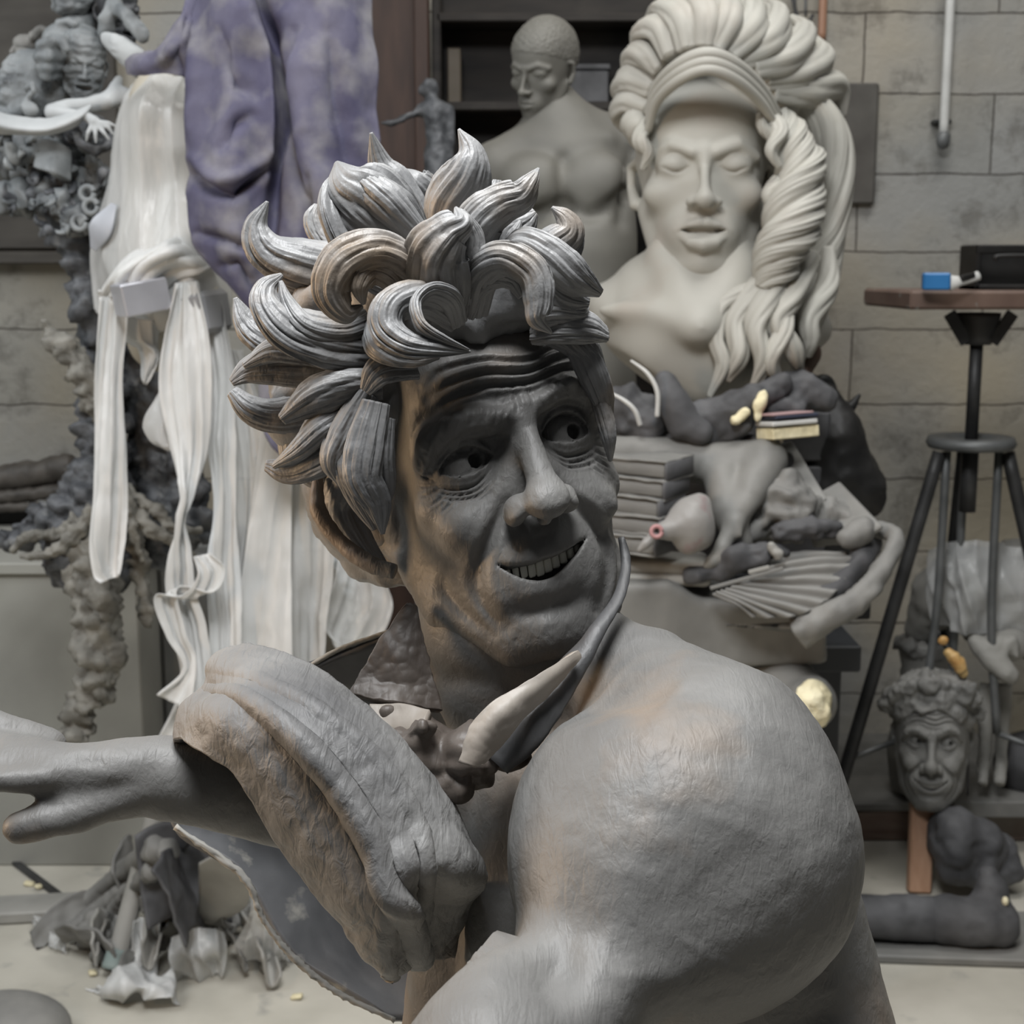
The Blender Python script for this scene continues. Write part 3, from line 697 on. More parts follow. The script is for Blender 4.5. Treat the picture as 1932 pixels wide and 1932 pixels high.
v.blob((0, 9.5, -6), (6.5, 5, 6), 2); v.blob((-4, 9, -10), (5, 6, 6), 2); v.blob((-2, 11.5, -7.5), (6.5, 3.5, 6), 1.5); v.blob((-5.5, 9, -5.5), (3, 4, 4), 1.5)
v.blob((0, 0, -1), (6.2, 5.7, 6.5), .5, mode=-1); v.blob((1.5, 9.2, -.5), (2.4, 1.5, 4), .5, mode=-1)
cv, cq = v.mesh(1); N = normals(cv, cq); cv += N * (.5 * fbm(cv, .5, 3))[:, None]
part('hair_cap', head_world(cv), cq, M['clay_hair'], HERO)
LK = [
 ([(770, 430, 1.08), (742, 350, 1.08), (718, 310, 1.08), (700, 250, 1.07)], [50, 40, 24, 3], {}),
 ([(830, 440, 1.10), (800, 380, 1.10), (775, 350, 1.09), (745, 322, 1.10)], [60, 50, 38, 10], {}),
 ([(940, 430, 1.1), (935, 370, 1.1), (938, 340, 1.1)], [30, 20, 8], {}),
 ([(830, 470, 1.02), (850, 390, 1.01), (882, 330, 1.0), (890, 285, 1.0), (866, 243, 1.0)], [30, 52, 46, 28, 3], dict(twist=.6)),
 ([(800, 480, .99), (745, 425, .97), (690, 375, .96), (650, 345, .96), (634, 306, .97)], [40, 72, 74, 48, 5], dict(flat=.4, twist=-.5)),
 ([(800, 450, .96), (740, 385, .95), (690, 345, .955), (655, 318, .97)], [22, 34, 30, 8], {}),
 ([(760, 530, .99), (690, 500, .97), (640, 430, .96), (626, 370, .965), (645, 318, .975)], [50, 50, 40, 28, 4], dict(flat=.5)),
 ([(900, 480, .99), (905, 425, .97), (945, 388, .97), (985, 372, .97), (1004, 345, .97), (1017, 318, .98)], [30, 44, 38, 32, 20, 3], dict(twist=.5)),
 ([(930, 500, 1.0), (950, 440, 1.0), (985, 420, 1.0), (1010, 400, 1.0)], [50, 50, 36, 8], {}),
 ([(640, 500, 1.03), (570, 490, 1.02), (510, 470, 1.02), (487, 430, 1.02), (505, 380, 1.02)], [50, 50, 42, 26, 3], dict(twist=.4)),
 ([(640, 470, 1.06), (608, 440, 1.06), (596, 412, 1.06), (600, 386, 1.06)], [30, 28, 24, 8], {}),
 ([(650, 560, 1.03), (590, 540, 1.03), (540, 520, 1.03), (505, 500, 1.03)], [50, 44, 36, 10], {}),
 ([(700, 650, .99), (620, 640, .97), (550, 620, .96), (508, 580, .96), (505, 545, .965), (532, 518, .97)], [50, 56, 50, 36, 22, 4], dict(twist=.4)),
 ([(690, 600, .98), (640, 620, .965), (580, 610, .955), (545, 570, .96), (530, 530, .965)], [30, 26, 24, 16, 4], {}),
 ([(560, 660, 1.03), (500, 640, 1.02), (465, 610, 1.02), (443, 562, 1.02)], [38, 36, 26, 4], {}),
 ([(790, 560, .97), (770, 510, .94), (715, 478, .925), (655, 500, .92), (630, 550, .92), (655, 590, .925), (684, 578, .93)], [40, 42, 44, 46, 38, 22, 4], dict(flat=.6)),
 ([(760, 560, .95), (735, 520, .93), (700, 510, .925), (680, 540, .92), (686, 575, .925)], [20, 26, 26, 20, 4], {}),
 ([(840, 590, .97), (835, 530, .94), (828, 480, .925), (850, 440, .92), (874, 420, .92), (860, 391, .925)], [46, 64, 62, 42, 24, 3], dict(flat=.8, twist=.5)),
 ([(870, 560, .96), (880, 500, .94), (888, 450, .935), (872, 410, .93), (862, 394, .93)], [36, 34, 26, 14, 3], {}),
 ([(860, 600, .95), (800, 560, .92), (745, 575, .905), (735, 615, .90), (770, 645, .895), (825, 655, .895), (888, 663, .90)], [26, 34, 34, 36, 32, 22, 3], dict(flat=.6)),
 ([(865, 610, .95), (850, 565, .925), (812, 550, .91), (785, 575, .90), (795, 615, .893), (835, 640, .893), (885, 660, .898)], [20, 22, 20, 20, 20, 14, 3], {}),
 ([(890, 590, .97), (905, 520, .94), (950, 492, .925), (1000, 520, .92), (1010, 570, .92), (1010, 605, .92), (1040, 629, .925)], [28, 34, 36, 38, 34, 22, 3], dict(flat=.6)),
 ([(880, 590, .97), (900, 540, .95), (935, 520, .94), (968, 530, .94), (985, 560, .94)], [20, 24, 24, 18, 8], {}),
 ([(940, 520, .99), (980, 470, .97), (1030, 490, .96), (1080, 530, .96), (1132, 555, .97)], [30, 34, 40, 38, 10], dict(twist=.3)),
 ([(960, 530, 1.0), (1010, 520, .97), (1060, 560, .97), (1110, 572, .98)], [30, 36, 30, 10], {}),
 ([(1000, 500, 1.03), (1040, 460, 1.02), (1070, 435, 1.02), (1063, 410, 1.02), (1041, 391, 1.02)], [34, 38, 30, 18, 3], {}),
 ([(1050, 500, 1.03), (1078, 470, 1.03), (1082, 440, 1.03), (1065, 410, 1.03)], [24, 22, 16, 5], {}),
 ([(960, 490, 1.0), (966, 455, .99), (982, 416, .99)], [26, 20, 3], {}),
 ([(990, 490, 1.0), (985, 460, 1.0), (965, 440, 1.0)], [24, 18, 8], {}),
 ([(1000, 590, .97), (1050, 585, .97), (1095, 590, .98), (1110, 580, .99)], [28, 24, 16, 4], {}),
 ([(1010, 620, .99), (1060, 615, .98), (1110, 620, .99), (1143, 632, 1.0)], [34, 36, 32, 16], {}),
 ([(1040, 620, 1.0), (1080, 640, 1.0), (1115, 670, 1.0), (1138, 700, 1.01)], [30, 30, 26, 10], {}),
 ([(1090, 650, 1.0), (1118, 700, 1.0), (1138, 750, 1.01), (1148, 800, 1.02)], [24, 28, 22, 10], {}),
 ([(1125, 730, 1.01), (1143, 790, 1.01), (1150, 830, 1.01), (1152, 870, 1.02)], [16, 17, 14, 4], {}),
 ([(700, 680, 1.0), (600, 690, 1.0), (520, 690, 1.0), (470, 700, 1.0), (437, 722, 1.0)], [44, 44, 38, 26, 8], {}),
 ([(620, 670, .99), (560, 660, .985), (510, 660, .985), (460, 690, .99)], [24, 26, 24, 8], {}),
 ([(620, 760, 1.02), (560, 780, 1.02), (510, 785, 1.02), (470, 770, 1.02), (437, 738, 1.02)], [34, 36, 32, 26, 12], {}),
 ([(720, 720, .97), (650, 725, .965), (590, 745, .965), (530, 790, .97)], [30, 38, 40, 12], {}),
 ([(700, 800, .98), (640, 820, .98), (590, 860, .98), (545, 885, .985), (502, 878, .99)], [56, 60, 46, 28, 10], {}),
 ([(640, 780, .97), (600, 810, .965), (560, 850, .97), (515, 880, .98)], [26, 26, 20, 6], {}),
 ([(610, 800, 1.03), (575, 840, 1.03), (600, 890, 1.03), (620, 915, 1.03)], [50, 50, 36, 14], {}),
 ([(690, 740, .965), (650, 810, .96), (625, 870, .96), (640, 915, .965)], [26, 34, 26, 5], {}),
 ([(710, 760, .955), (690, 840, .95), (685, 900, .95), (712, 950, .955), (722, 1008, .96)], [26, 36, 34, 26, 4], {}),
 ([(725, 790, .955), (722, 860, .95), (728, 920, .955), (718, 985, .96)], [20, 22, 18, 4], {}),
 ([(670, 790, .965), (660, 870, .96), (680, 940, .965), (706, 1000, .97)], [28, 32, 24, 5], {}),
 ([(660, 900, 1.02), (640, 960, 1.03), (670, 1020, 1.03), (720, 1075, 1.03)], [50, 40, 30, 14], {}),
 ([(780, 690, .965), (720, 700, .955), (690, 740, .955)], [30, 30, 12], {}),
 ([(720, 590, .98), (730, 640, .95), (780, 668, .945), (830, 672, .94)], [30, 40, 26, 6], {}),
]
for pts, hw_, kw in LK: lockpx(pts, hw_, **kw)
lump('hair_mass', [((745, 555, 1.01), (80, 75, 60)), ((850, 560, 1.01), (110, 85, 60)), ((945, 590, 1.005), (72, 42, 38)), ((640, 560, 1.03), (90, 80, 60)), ((1010, 560, 1.0), (80, 60, 50)), ((600, 760, 1.04), (90, 100, 70))], .005, M['clay_hair'], .02, .008, 40, HERO)
# curved hollow ear shell behind the sideburn
V, F = tube([P(600, 900, 1.02), P(600, 960, 1.01), P(640, 1020, 1.0), P(695, 1062, .99), P(745, 1078, .985)], [r * S(1) for r in (10, 16, 15, 16, 14)], flat=.9, rough=.1)
part('ear', V, F, M['clay'], HERO)

# ---- the clothes modelled in clay
rows = px3([
 [(468, 1474, .985), (490, 1425, 1.0), (510, 1380, 1.0), (545, 1335, 1.01), (565, 1300, 1.02)],
 [(400, 1455, .985), (390, 1380, 1.0), (430, 1300, 1.01), (460, 1260, 1.02), (500, 1240, 1.03)],
 [(338, 1395, .955), (352, 1340, .965), (395, 1300, .98), (410, 1250, .99), (470, 1230, 1.0)],
 [(385, 1418, .915), (415, 1352, .91), (462, 1322, .915), (500, 1275, .935), (550, 1255, .965)],
 [(455, 1470, .90), (505, 1425, .885), (560, 1385, .88), (610, 1330, .905), (660, 1325, .945)],
 [(530, 1590, .90), (590, 1540, .875), (660, 1478, .872), (730, 1420, .90), (785, 1435, .945)],
 [(620, 1700, .90), (665, 1655, .87), (735, 1580, .868), (810, 1540, .895), (868, 1560, .94)],
 [(690, 1780, .90), (715, 1740, .872), (762, 1655, .862), (840, 1645, .885), (908, 1650, .935)],
 [(728, 1815, .90), (738, 1800, .888), (764, 1692, .905), (838, 1690, .945), (892, 1690, .985)],
 [(738, 1828, .905), (742, 1822, .897), (768, 1770, .925), (815, 1765, .965), (865, 1760, 1.0)],
 [(742, 1830, .91), (746, 1826, .905), (772, 1806, .935), (808, 1805, .97), (850, 1803, 1.0)]])
def crease(V, N, nr, nc):
    g = V.reshape(nr, nc, 3).copy(); n = N.reshape(nr, nc, 3)
    u = np.linspace(0, 1, nc)[None, :]; t = np.linspace(0, 1, nr)[:, None]
    h = -.013 * np.exp(-((u - .44 - .05 * np.sin(6 * t)) / .03) ** 2) + .0018 * np.sin(16 * u + 5 * t) - .004 * np.exp(-((u - .7 + .1 * t) / .025) ** 2)
    return (g + n * (h * np.clip((t - .2) * 4, 0, 1))[..., None]).reshape(-1, 3)
V, F = sheet(rows, 130, 90, .011, wrinkle=.0022, ws=32, rough=.0006, fn=crease)
part('lapel', V, F, M['drape_clay'], HERO)
V, F = sheet(px3([[(768, 1138, 1.0), (775, 1140, 1.0), (782, 1146, 1.0)], [(715, 1220, .99), (760, 1232, .985), (806, 1250, .99)], [(680, 1272, .985), (752, 1290, .98), (822, 1300, .985)],
                  [(661, 1312, .98), (745, 1332, .97), (832, 1342, .98)]]), 50, 40, .009, .002, 40, .0006)
part('collar', V, F, M['clay_brown'], HERO, label='dark brown clay collar point')
V, F = sheet(px3([[(1085, 1228, .94), (1090, 1234, .94), (1092, 1240, .94)], [(1000, 1284, .92), (1014, 1296, .92), (1028, 1306, .93)], [(932, 1326, .91), (950, 1344, .905), (972, 1362, .915)],
                  [(893, 1372, .905), (912, 1390, .90), (934, 1408, .91)], [(870, 1440, .90), (885, 1444, .897), (902, 1446, .90)]]), 50, 30, .008, .001, 40, .0005)
part('collar', V, F, M['clay_warm'], HERO, label='light clay collar point')
V, F = tube([P(1172, 1014, 1.03), P(1181, 1060, 1.02), P(1170, 1120, .995), P(1130, 1185, .965), P(1068, 1275, .95), P(1000, 1365, .935), P(935, 1440, .93)], [r * S(.96) for r in (7, 10, 12, 16, 30, 44, 34)], flat=.5, ridge=.06, rough=.1)
part('collar_band', V, F, M['clay_dark'], HERO)
v = Vol(P(660, 1540, .95) - .06, P(980, 1310, .95) + .06, .0022)
vpx(v, [(930, 1420, .95, 40), (870, 1440, .95, 55), (800, 1410, .96, 50), (740, 1375, .97, 40), (715, 1362, .98, 36)], .01)
vpx(v, [(800, 1440, .95, 46), (850, 1455, .95, 30)], .02)
vpx(v, [(770, 1400, .94, 30), (800, 1370, .93, 22)], .01)
V, Q = v.mesh(1); N = normals(V, Q); V += N * (.014 * (np.abs(fbm(V, 34, 3)) - .3))[:, None]
part('bow', V, Q, M['clay_brown'], HERO, label='lumpy dark clay bow at the throat')
V, F = sheet(px3([[(700, 1334, .965), (760, 1332, .96), (812, 1342, .95)], [(698, 1372, .955), (755, 1376, .95), (800, 1370, .94)], [(715, 1385, .955), (748, 1384, .955), (780, 1392, .945)]]), 30, 30, .006, .002, 40)
part('bow_flap', V, F, M['clay_warm'], HERO)
# big shell of the cloak behind him
rows = []
for t, (a, b) in zip(np.linspace(0, 1, 7), [((575, 1262), (840, 1150)), ((470, 1340), (880, 1330)), ((330, 1440), (900, 1450)), ((330, 1560), (920, 1560)), ((455, 1650), (930, 1680)), ((560, 1812), (930, 1800)), ((745, 1925), (930, 1925))]):
    rows.append([(a[0] + (b[0] - a[0]) * u, a[1] + (b[1] - a[1]) * u, 1.16 + .10 * math.sin(math.pi * t) * math.sin(math.pi * (.15 + .6 * u))) for u in np.linspace(0, 1, 5)])
V, F = sheet(px3(rows), 60, 50, .008, .003, 20, .0006)
part('cloak', V, F, mat('dark_cloak_clay', (.075, .077, .082), (.14, .143, .15), .6, 12, .4, 30, c3=(.30, .29, .26), s3=30, t3=(.62, .72), bdist=.003), HERO)
ed = [P(575, 1262, 1.16), P(640, 1225, 1.16), P(710, 1200, 1.16), P(770, 1180, 1.16)]
V, F = tube(ed, [.002] * 4, rough=.2); part('cloak_rim', V, F, M['dusty_light'], HERO)
ed = [P(*(a + (1.157,))) for a in ((330, 1560), (455, 1650), (500, 1740), (560, 1812), (640, 1875), (745, 1925))]
V, F = tube(ed, [.0022, .003, .0022, .003, .0022, .0022], n=80, rough=.5); part('cloak_rim', V, F, M['dusty_light'], HERO)
# ---------------------------------------------------------------- the colossal white bust
t = empty('plaster_bust', P(1330, 770, 2.95), 'colossal white plaster bust with closed eyes, open lips and long curling hair', 'bust')
BUST = t
V, Q = gen_head(.17, 'open', 'closed', -.15)
Rw = head_rot(math.radians(-5), math.radians(3), math.radians(-1)); cw = P(1329, 309, 2.85)
BV = place_head(V * [1.02, 1.0, 1], Rw, cw, 1.93)
def pv(v, *limbs, k=.04):
    for l in limbs: v.limb([P(a, b, d) for a, b, d, r in l], [r * S(d) for a, b, d, r in l], k)
v = Vol(P(1060, 820, 2.8) - .25, P(1620, 380, 2.95) + .35, .009)
pv(v, [(1340, 440, 2.98, 78), (1335, 560, 2.98, 78), (1330, 640, 2.98, 90)],
   [(1340, 560, 3.0, 90), (1230, 560, 3.02, 80), (1150, 575, 3.02, 44)],
   [(1340, 560, 3.02, 90), (1450, 590, 3.06, 80), (1530, 620, 3.08, 40)], k=.09)
v.blob(P(1300, 640, 2.98), np.array([150, 105, 110]) * S(2.95), .09, rot=CR)
v.blob(P(1400, 650, 3.0), np.array([120, 100, 100]) * S(2.95), .09, rot=CR)
pv(v, [(1140, 585, 2.91, 10), (1230, 588, 2.86, 13), (1300, 618, 2.825, 13)], [(1245, 470, 2.93, 16), (1285, 550, 2.87, 20), (1318, 616, 2.825, 14)], [(1395, 500, 2.9, 14), (1360, 570, 2.86, 16), (1328, 616, 2.825, 12)], k=.055)
pv(v, [(1250, 660, 2.94, 60), (1320, 720, 2.94, 44)], k=.06)
def cutp(X):                              # the bust ends in a raking cut
    a = (X - P(1110, 600, 2.9)); n = -(UP * .83 + RT * .56); n = n / np.linalg.norm(n); return a @ -n
n1 = UP * -.80 + RT * -.62; n1 /= np.linalg.norm(n1)
n2_ = UP * -.97 + RT * .22; n2_ /= np.linalg.norm(n2_)
sl, X = v.box(v.lo, v.lo + v.h * v.n, 0)
v.F[sl] = np.maximum(v.F[sl], ((X - P(1200, 690, 2.95)) @ n1).astype(np.float32))
v.F[sl] = np.maximum(v.F[sl], ((X - P(1330, 766, 2.95)) @ n2_).astype(np.float32))
V2, Q2 = v.mesh(2)
V, F = join([(BV, Q), (V2, Q2)])
part('bust_body', V, F, M['plaster'], t)
# headband and swept hair
for k, dy in enumerate((0, 16, 31)):
    strand('headband', [(1222, 215 + dy, 2.86), (1240, 160 + dy, 2.80), (1285, 118 + dy, 2.72), (1335, 100 + dy, 2.69), (1385, 118 + dy, 2.71), (1435, 162 + dy, 2.78), (1468, 215 + dy, 2.85)], [8, 10, 11, 11, 11, 10, 8], M['plaster'], t, n=60, ridge=.08)
cap = lump('hair_mass', [((1375, 165, 3.02), (175, 150, 160)), ((1500, 260, 3.1), (85, 160, 90)), ((1500, 420, 3.08), (60, 130, 70)), ((1480, 590, 3.02), (48, 120, 50))], .011, M['plaster'], .08, .012, 14, t, cuts=[((1340, 300, 2.62), (130, 225, 150))])
crown = [
 [(1250, 130, 2.84), (1220, 100, 2.86), (1195, 110, 2.92), (1185, 150, 2.95)], [(1270, 105, 2.8), (1250, 55, 2.82), (1215, 60, 2.88), (1200, 95, 2.93)],
 [(1300, 95, 2.77), (1290, 35, 2.78), (1255, 15, 2.85), (1225, 35, 2.92)], [(1330, 90, 2.76), (1335, 30, 2.76), (1310, 0, 2.83), (1270, 5, 2.92)],
 [(1350, 95, 2.76), (1375, 35, 2.76), (1360, -5, 2.84), (1320, -15, 2.93)], [(1375, 105, 2.77), (1420, 50, 2.78), (1415, 5, 2.86), (1380, -15, 2.95)],
 [(1395, 115, 2.79), (1455, 75, 2.80), (1470, 30, 2.88), (1440, 5, 2.97)], [(1420, 130, 2.80), (1490, 105, 2.83), (1520, 65, 2.92), (1495, 35, 3.0)],
 [(1440, 150, 2.83), (1515, 135, 2.87), (1555, 110, 2.96), (1540, 75, 3.03)], [(1235, 165, 2.87), (1195, 145, 2.9), (1175, 165, 2.95), (1180, 205, 2.97)],
 [(1225, 200, 2.89), (1190, 185, 2.91), (1170, 210, 2.95), (1180, 245, 2.97)], [(1215, 225, 2.9), (1200, 235, 2.9), (1205, 260, 2.92), (1215, 290, 2.94)],
 [(1455, 170, 2.85), (1530, 170, 2.9), (1580, 165, 3.0), (1590, 220, 3.03)]]
for i, c in enumerate(crown):
    strand('hair_curl', c, [22, 31, 27, 10], M['plaster'], t, n=44, m=44, ridge=.2, nr=5, flat=.75, seed=i, cup=.1, twist=.8)
strand('braid', [(1470, 215, 2.88), (1500, 270, 2.86), (1512, 340, 2.84), (1495, 420, 2.82), (1465, 490, 2.82), (1440, 545, 2.83)], [20, 40, 50, 56, 48, 22], M['plaster'], t, n=150, m=72, ridge=.26, nr=5, twist=11, flat=.85)
strand('braid', [(1500, 170, 2.92), (1560, 240, 2.95), (1582, 330, 2.97), (1572, 430, 2.98), (1545, 510, 2.97), (1520, 600, 2.95), (1500, 690, 2.92)], [26, 36, 34, 32, 38, 36, 16], M['plaster'], t, n=130, m=60, ridge=.24, nr=5, twist=5, flat=.8)
for i, (c, r) in enumerate([
 ([(1455, 520, 2.84), (1415, 560, 2.84), (1385, 610, 2.83), (1395, 670, 2.82), (1375, 720, 2.84)], [22, 26, 22, 24, 8]),
 ([(1490, 500, 2.86), (1450, 560, 2.82), (1425, 620, 2.81), (1440, 680, 2.81), (1420, 738, 2.83)], [20, 26, 26, 22, 8]),
 ([(1530, 480, 2.9), (1490, 560, 2.83), (1465, 610, 2.81), (1495, 660, 2.82), (1510, 700, 2.86)], [20, 28, 26, 24, 8]),
 ([(1560, 470, 2.95), (1560, 540, 2.92), (1525, 600, 2.88), (1530, 640, 2.88), (1525, 672, 2.9)], [16, 24, 26, 20, 8]),
 ([(1420, 540, 2.84), (1360, 580, 2.84), (1350, 640, 2.83), (1365, 690, 2.83), (1340, 750, 2.85)], [12, 20, 18, 18, 8]),
 ([(1470, 560, 2.84), (1478, 620, 2.80), (1455, 680, 2.80), (1472, 720, 2.83)], [18, 20, 20, 8]),
 ([(1450, 215, 2.84), (1470, 250, 2.82), (1455, 285, 2.81), (1470, 315, 2.82)], [14, 18, 14, 6]),
 ([(1460, 260, 2.83), (1440, 240, 2.82), (1432, 215, 2.83)], [14, 14, 6]),
 ([(1222, 230, 2.88), (1208, 262, 2.86), (1222, 290, 2.86), (1212, 320, 2.87)], [12, 16, 14, 6]),
 ([(1470, 340, 2.84), (1450, 370, 2.83), (1465, 400, 2.84)], [14, 16, 8])]):
    strand('hair_lock', c, r, M['plaster'], t, n=60, m=44, ridge=.22, nr=5, twist=2.5, flat=.8, seed=i + 3)

# ---------------------------------------------------------------- pale male torso
t = empty('male_torso', P(1080, 900, 3.55), 'pale grey male torso with bowed cropped head behind the curly hair', 'statue')
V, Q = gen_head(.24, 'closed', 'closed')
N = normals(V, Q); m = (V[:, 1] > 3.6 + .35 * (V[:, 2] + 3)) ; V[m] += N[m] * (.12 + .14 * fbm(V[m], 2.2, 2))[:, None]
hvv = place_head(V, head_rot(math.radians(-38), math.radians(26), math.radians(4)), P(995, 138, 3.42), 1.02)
v = Vol(P(860, 900, 3.5) - .25, P(1260, 160, 3.5) + .3, .011)
pv(v, [(1020, 150, 3.5, 42), (1055, 230, 3.52, 50), (1075, 290, 3.52, 60)], k=.05)
pv(v, [(1075, 250, 3.55, 50), (1150, 262, 3.56, 48), (1185, 290, 3.56, 46)], [(1040, 270, 3.52, 50), (970, 290, 3.48, 42), (930, 310, 3.46, 38)], k=.07)
v.blob(P(1065, 400, 3.52), np.array([135, 160, 85]) * S(3.5), .07, rot=CR)
v.blob(P(1005, 345, 3.41), np.array([64, 52, 36]) * S(3.5), .03, rot=CR); v.blob(P(1125, 340, 3.43), np.array([64, 52, 36]) * S(3.5), .03, rot=CR)
pv(v, [(1090, 500, 3.53, 105), (1110, 640, 3.53, 86), (1110, 880, 3.53, 100)], k=.07)
pv(v, [(1195, 300, 3.57, 40), (1205, 350, 3.58, 34)], [(925, 320, 3.46, 34), (915, 380, 3.46, 30)], k=.05)
pv(v, [(1010, 268, 3.44, 8), (1065, 282, 3.43, 9), (1150, 262, 3.47, 9)], [(1030, 215, 3.47, 12), (1062, 275, 3.44, 10)], k=.03)
V2, Q2 = v.mesh(2)
for g in ([(1063, 300, 3.4), (1066, 380, 3.4), (1072, 470, 3.4), (1080, 560, 3.4)], [(950, 372, 3.4), (1000, 400, 3.38), (1060, 385, 3.4)], [(1070, 385, 3.4), (1120, 400, 3.39), (1180, 370, 3.43)], [(1190, 300, 3.5), (1178, 370, 3.5), (1170, 430, 3.5)]):
    N = normals(V2, Q2); pl = cr([((P(*q) - CAM) @ RT, (P(*q) - CAM) @ UP) for q in g], 16); xy = np.stack([(V2 - CAM) @ RT, (V2 - CAM) @ UP], 1) * (3.42 / ((V2 - CAM) @ FW))[:, None]
    D, T = pdist(xy, pl); V2 = V2 - N * (.016 * np.exp(-(D / .018) ** 2) * (N @ FW < 0))[:, None]
V, F = join([(hvv, Q), (V2, Q2)])
part('body', V, F, M['plaster_shaded'], t)
c = P(1110, 880, 3.53)
box('base_block', (c[0], c[1], c[2] / 2), (.17, .13, c[2] / 2), M['charcoal'], t)

# ---------------------------------------------------------------- small dark figurine with an outstretched arm
t = empty('figurine', P(822, 420, 3.3), 'small blue-grey figurine pointing with one outstretched arm', 'figurine')
D = 3.3
lump('body', [((810, 166, D), (17, 20, 18)), [(812, 180, D, 9), (818, 200, D, 14)], [(798, 206, D, 11), (842, 208, D, 12)], [(822, 210, D, 24), (824, 250, D, 20), (826, 290, D, 24), (826, 400, D, 27)],
     [(798, 206, D, 9), (765, 222, D - .02, 7), (735, 232, D - .03, 6), (718, 232, D - .03, 4)], [(846, 212, D, 9), (852, 260, D, 7), (848, 300, D, 6)], ((796, 172, D), (6, 5, 6))], .006, M['slate_dark'], .012, .004, 50, t)
c = P(826, 410, D); box('pedestal', (c[0], c[1], c[2] / 2), (.06, .06, c[2] / 2), M['charcoal'], t)
# ---------------------------------------------------------------- left: plinth, frame, tree of heads
def quadbox(name, fl, fr, zt, dep, m, parent=None, bev=.004):   # box by its two front bottom points, top height and depth
    a = np.array(fl, float); b = np.array(fr, float); x = b - a; L = np.linalg.norm(x); x /= L; y = np.array([-x[1], x[0], 0])
    c = (a + b) / 2 + y * dep / 2; c[2] = (a[2] + zt) / 2
    V, F = boxm(c, (L / 2, dep / 2, (zt - a[2]) / 2), np.stack([x, y, [0, 0, 1]], 1), bev); return part(name, V, F, m, parent, smooth=False)
M['plinth'] = mat('grey_painted_plinth', (.27, .265, .24), (.36, .355, .32), .6, 3, .1, 30, c3=(.42, .41, .37), s3=2)
zt = AT(120, 1060, 3.35)[2]
a = AT(-260, 1200, 3.35); b = AT(262, 1200, 3.35); a[2] = b[2] = 0
t = empty('plinth', (a + b) / 2, 'large grey box plinth carrying the tree of heads', 'plinth')
quadbox('body', a, b, zt - .03, .5, M['plinth'], t); a2 = a + (-.015, -.015, 0); b2 = b + (.015, -.015, 0); a2[2] = b2[2] = zt - .03
quadbox('top_board', a2, b2, zt, .53, M['plinth'], t)
a = AT(300, 1200, 3.55); b = AT(430, 1200, 3.55); a[2] = b[2] = 0
t = empty('plinth_side', (a + b) / 2, 'darkened box standing in for the side face of the plinth behind the plastic strips', 'cabinet')
quadbox('body', a, b, zt, .3, mat('plinth_side_shade', (.14, .14, .135), (.19, .19, .18)), t)  # plinth side face as an added box, its shade in the darker grey
a2 = a + (.012, -.012, .05); b2 = b + (-.012, -.012, .05); quadbox('door', a2, b2, zt - .02, .014, mat('plinth_side_panel', (.15, .15, .145), (.2, .2, .19)), t)  # flat panel of the stand-in side face, not a real door
# dark carved picture frame on the plinth, against the wall
t = empty('carved_frame', AT(40, 1030, 3.9), 'dark carved wooden frame leaning low against the wall at the left edge', 'frame')
FR = mat('dark_carved_wood', (.035, .03, .025), (.08, .07, .06), .6, 20, .5, 40)
for k, (w0, y0, y1, yy) in enumerate(((26, 905, 880, 3.82), (14, 940, 922, 3.80), (9, 960, 950, 3.79))):
    V, F = tube([AT(-200, y0 + 12, yy), AT(-20, y0, yy), AT(70, (y0 + y1) / 2, yy), AT(138, y1, yy)], [w0 * S(3.8)] * 4, n=60, m=16, ridge=.1, rough=.15); V[:, 2] = np.maximum(V[:, 2], zt + .002); part('moulding', V, F, FR, t)
V, F = tube([AT(138, 878, 3.82), AT(134, 930, 3.81), AT(128, 980, 3.8), AT(124, 1080, 3.8)], [.035, .03, .026, .026], n=60, m=16, ridge=.1, rough=.3); V[:, 2] = np.maximum(V[:, 2], zt + .002); part('corner_carving', V, F, FR, t)
V, F = tube([AT(62, 975, 3.8), AT(60, 1010, 3.8), AT(58, 1080, 3.8)], [.012] * 3, n=30, m=12); V[:, 2] = np.maximum(V[:, 2], zt + .002); part('inner_moulding', V, F, M['dusty'], t)
c, h = bx(-200, 950, 130, 1000, 3.85, .02); tz = c[2] + h[2]; box('backing', (c[0], c[1], (tz + zt) / 2), (h[0], h[1], (tz - zt) / 2), M['black'], t)

# the tree
TREE = empty('tree_sculpture', P(170, 1050, 3.15), 'dark clay tree trunk crowded with heads, hands and figures at upper left', 'sculpture')
D = 3.0
def rootpost(V, Q, amp=.02, s=26):
    N = normals(V, Q); b = np.abs(fbm(V, s, 3)); return V + N * (amp * (b - .25))[:, None] * 1.4
lump('trunk', [[(120, 360, D, 60), (150, 470, D, 34), (172, 560, D, 30), (190, 700, D + .05, 34), (195, 860, D + .05, 40), (185, 960, D, 62), (170, 1040, D, 80)],
               [(190, 620, D + .12, 30), (260, 650, D + .12, 48), (290, 800, D + .12, 50), (320, 930, D + .12, 60), (310, 1010, D + .1, 60)],
               [(150, 960, D, 32), (80, 1000, D, 20), (20, 1030, D + .05, 14)], [(150, 930, D, 22), (70, 975, D + .1, 13), (5, 1020, D + .1, 10)],
               [(330, 960, D + .1, 30), (380, 990, D + .1, 26), (440, 1030, D + .1, 18)]], .009, M['slate_dark'], .02, .012, 30, TREE, post=rootpost)
lump('root', [[(170, 1030, 2.95, 46), (178, 1120, 2.93, 40), (186, 1200, 2.92, 42), (188, 1270, 2.92, 36), (160, 1330, 2.93, 28), (128, 1400, 2.94, 22), (110, 1450, 2.95, 12)]], .0075, M['tan_root'], .02, .010, 45, TREE, post=rootpost)
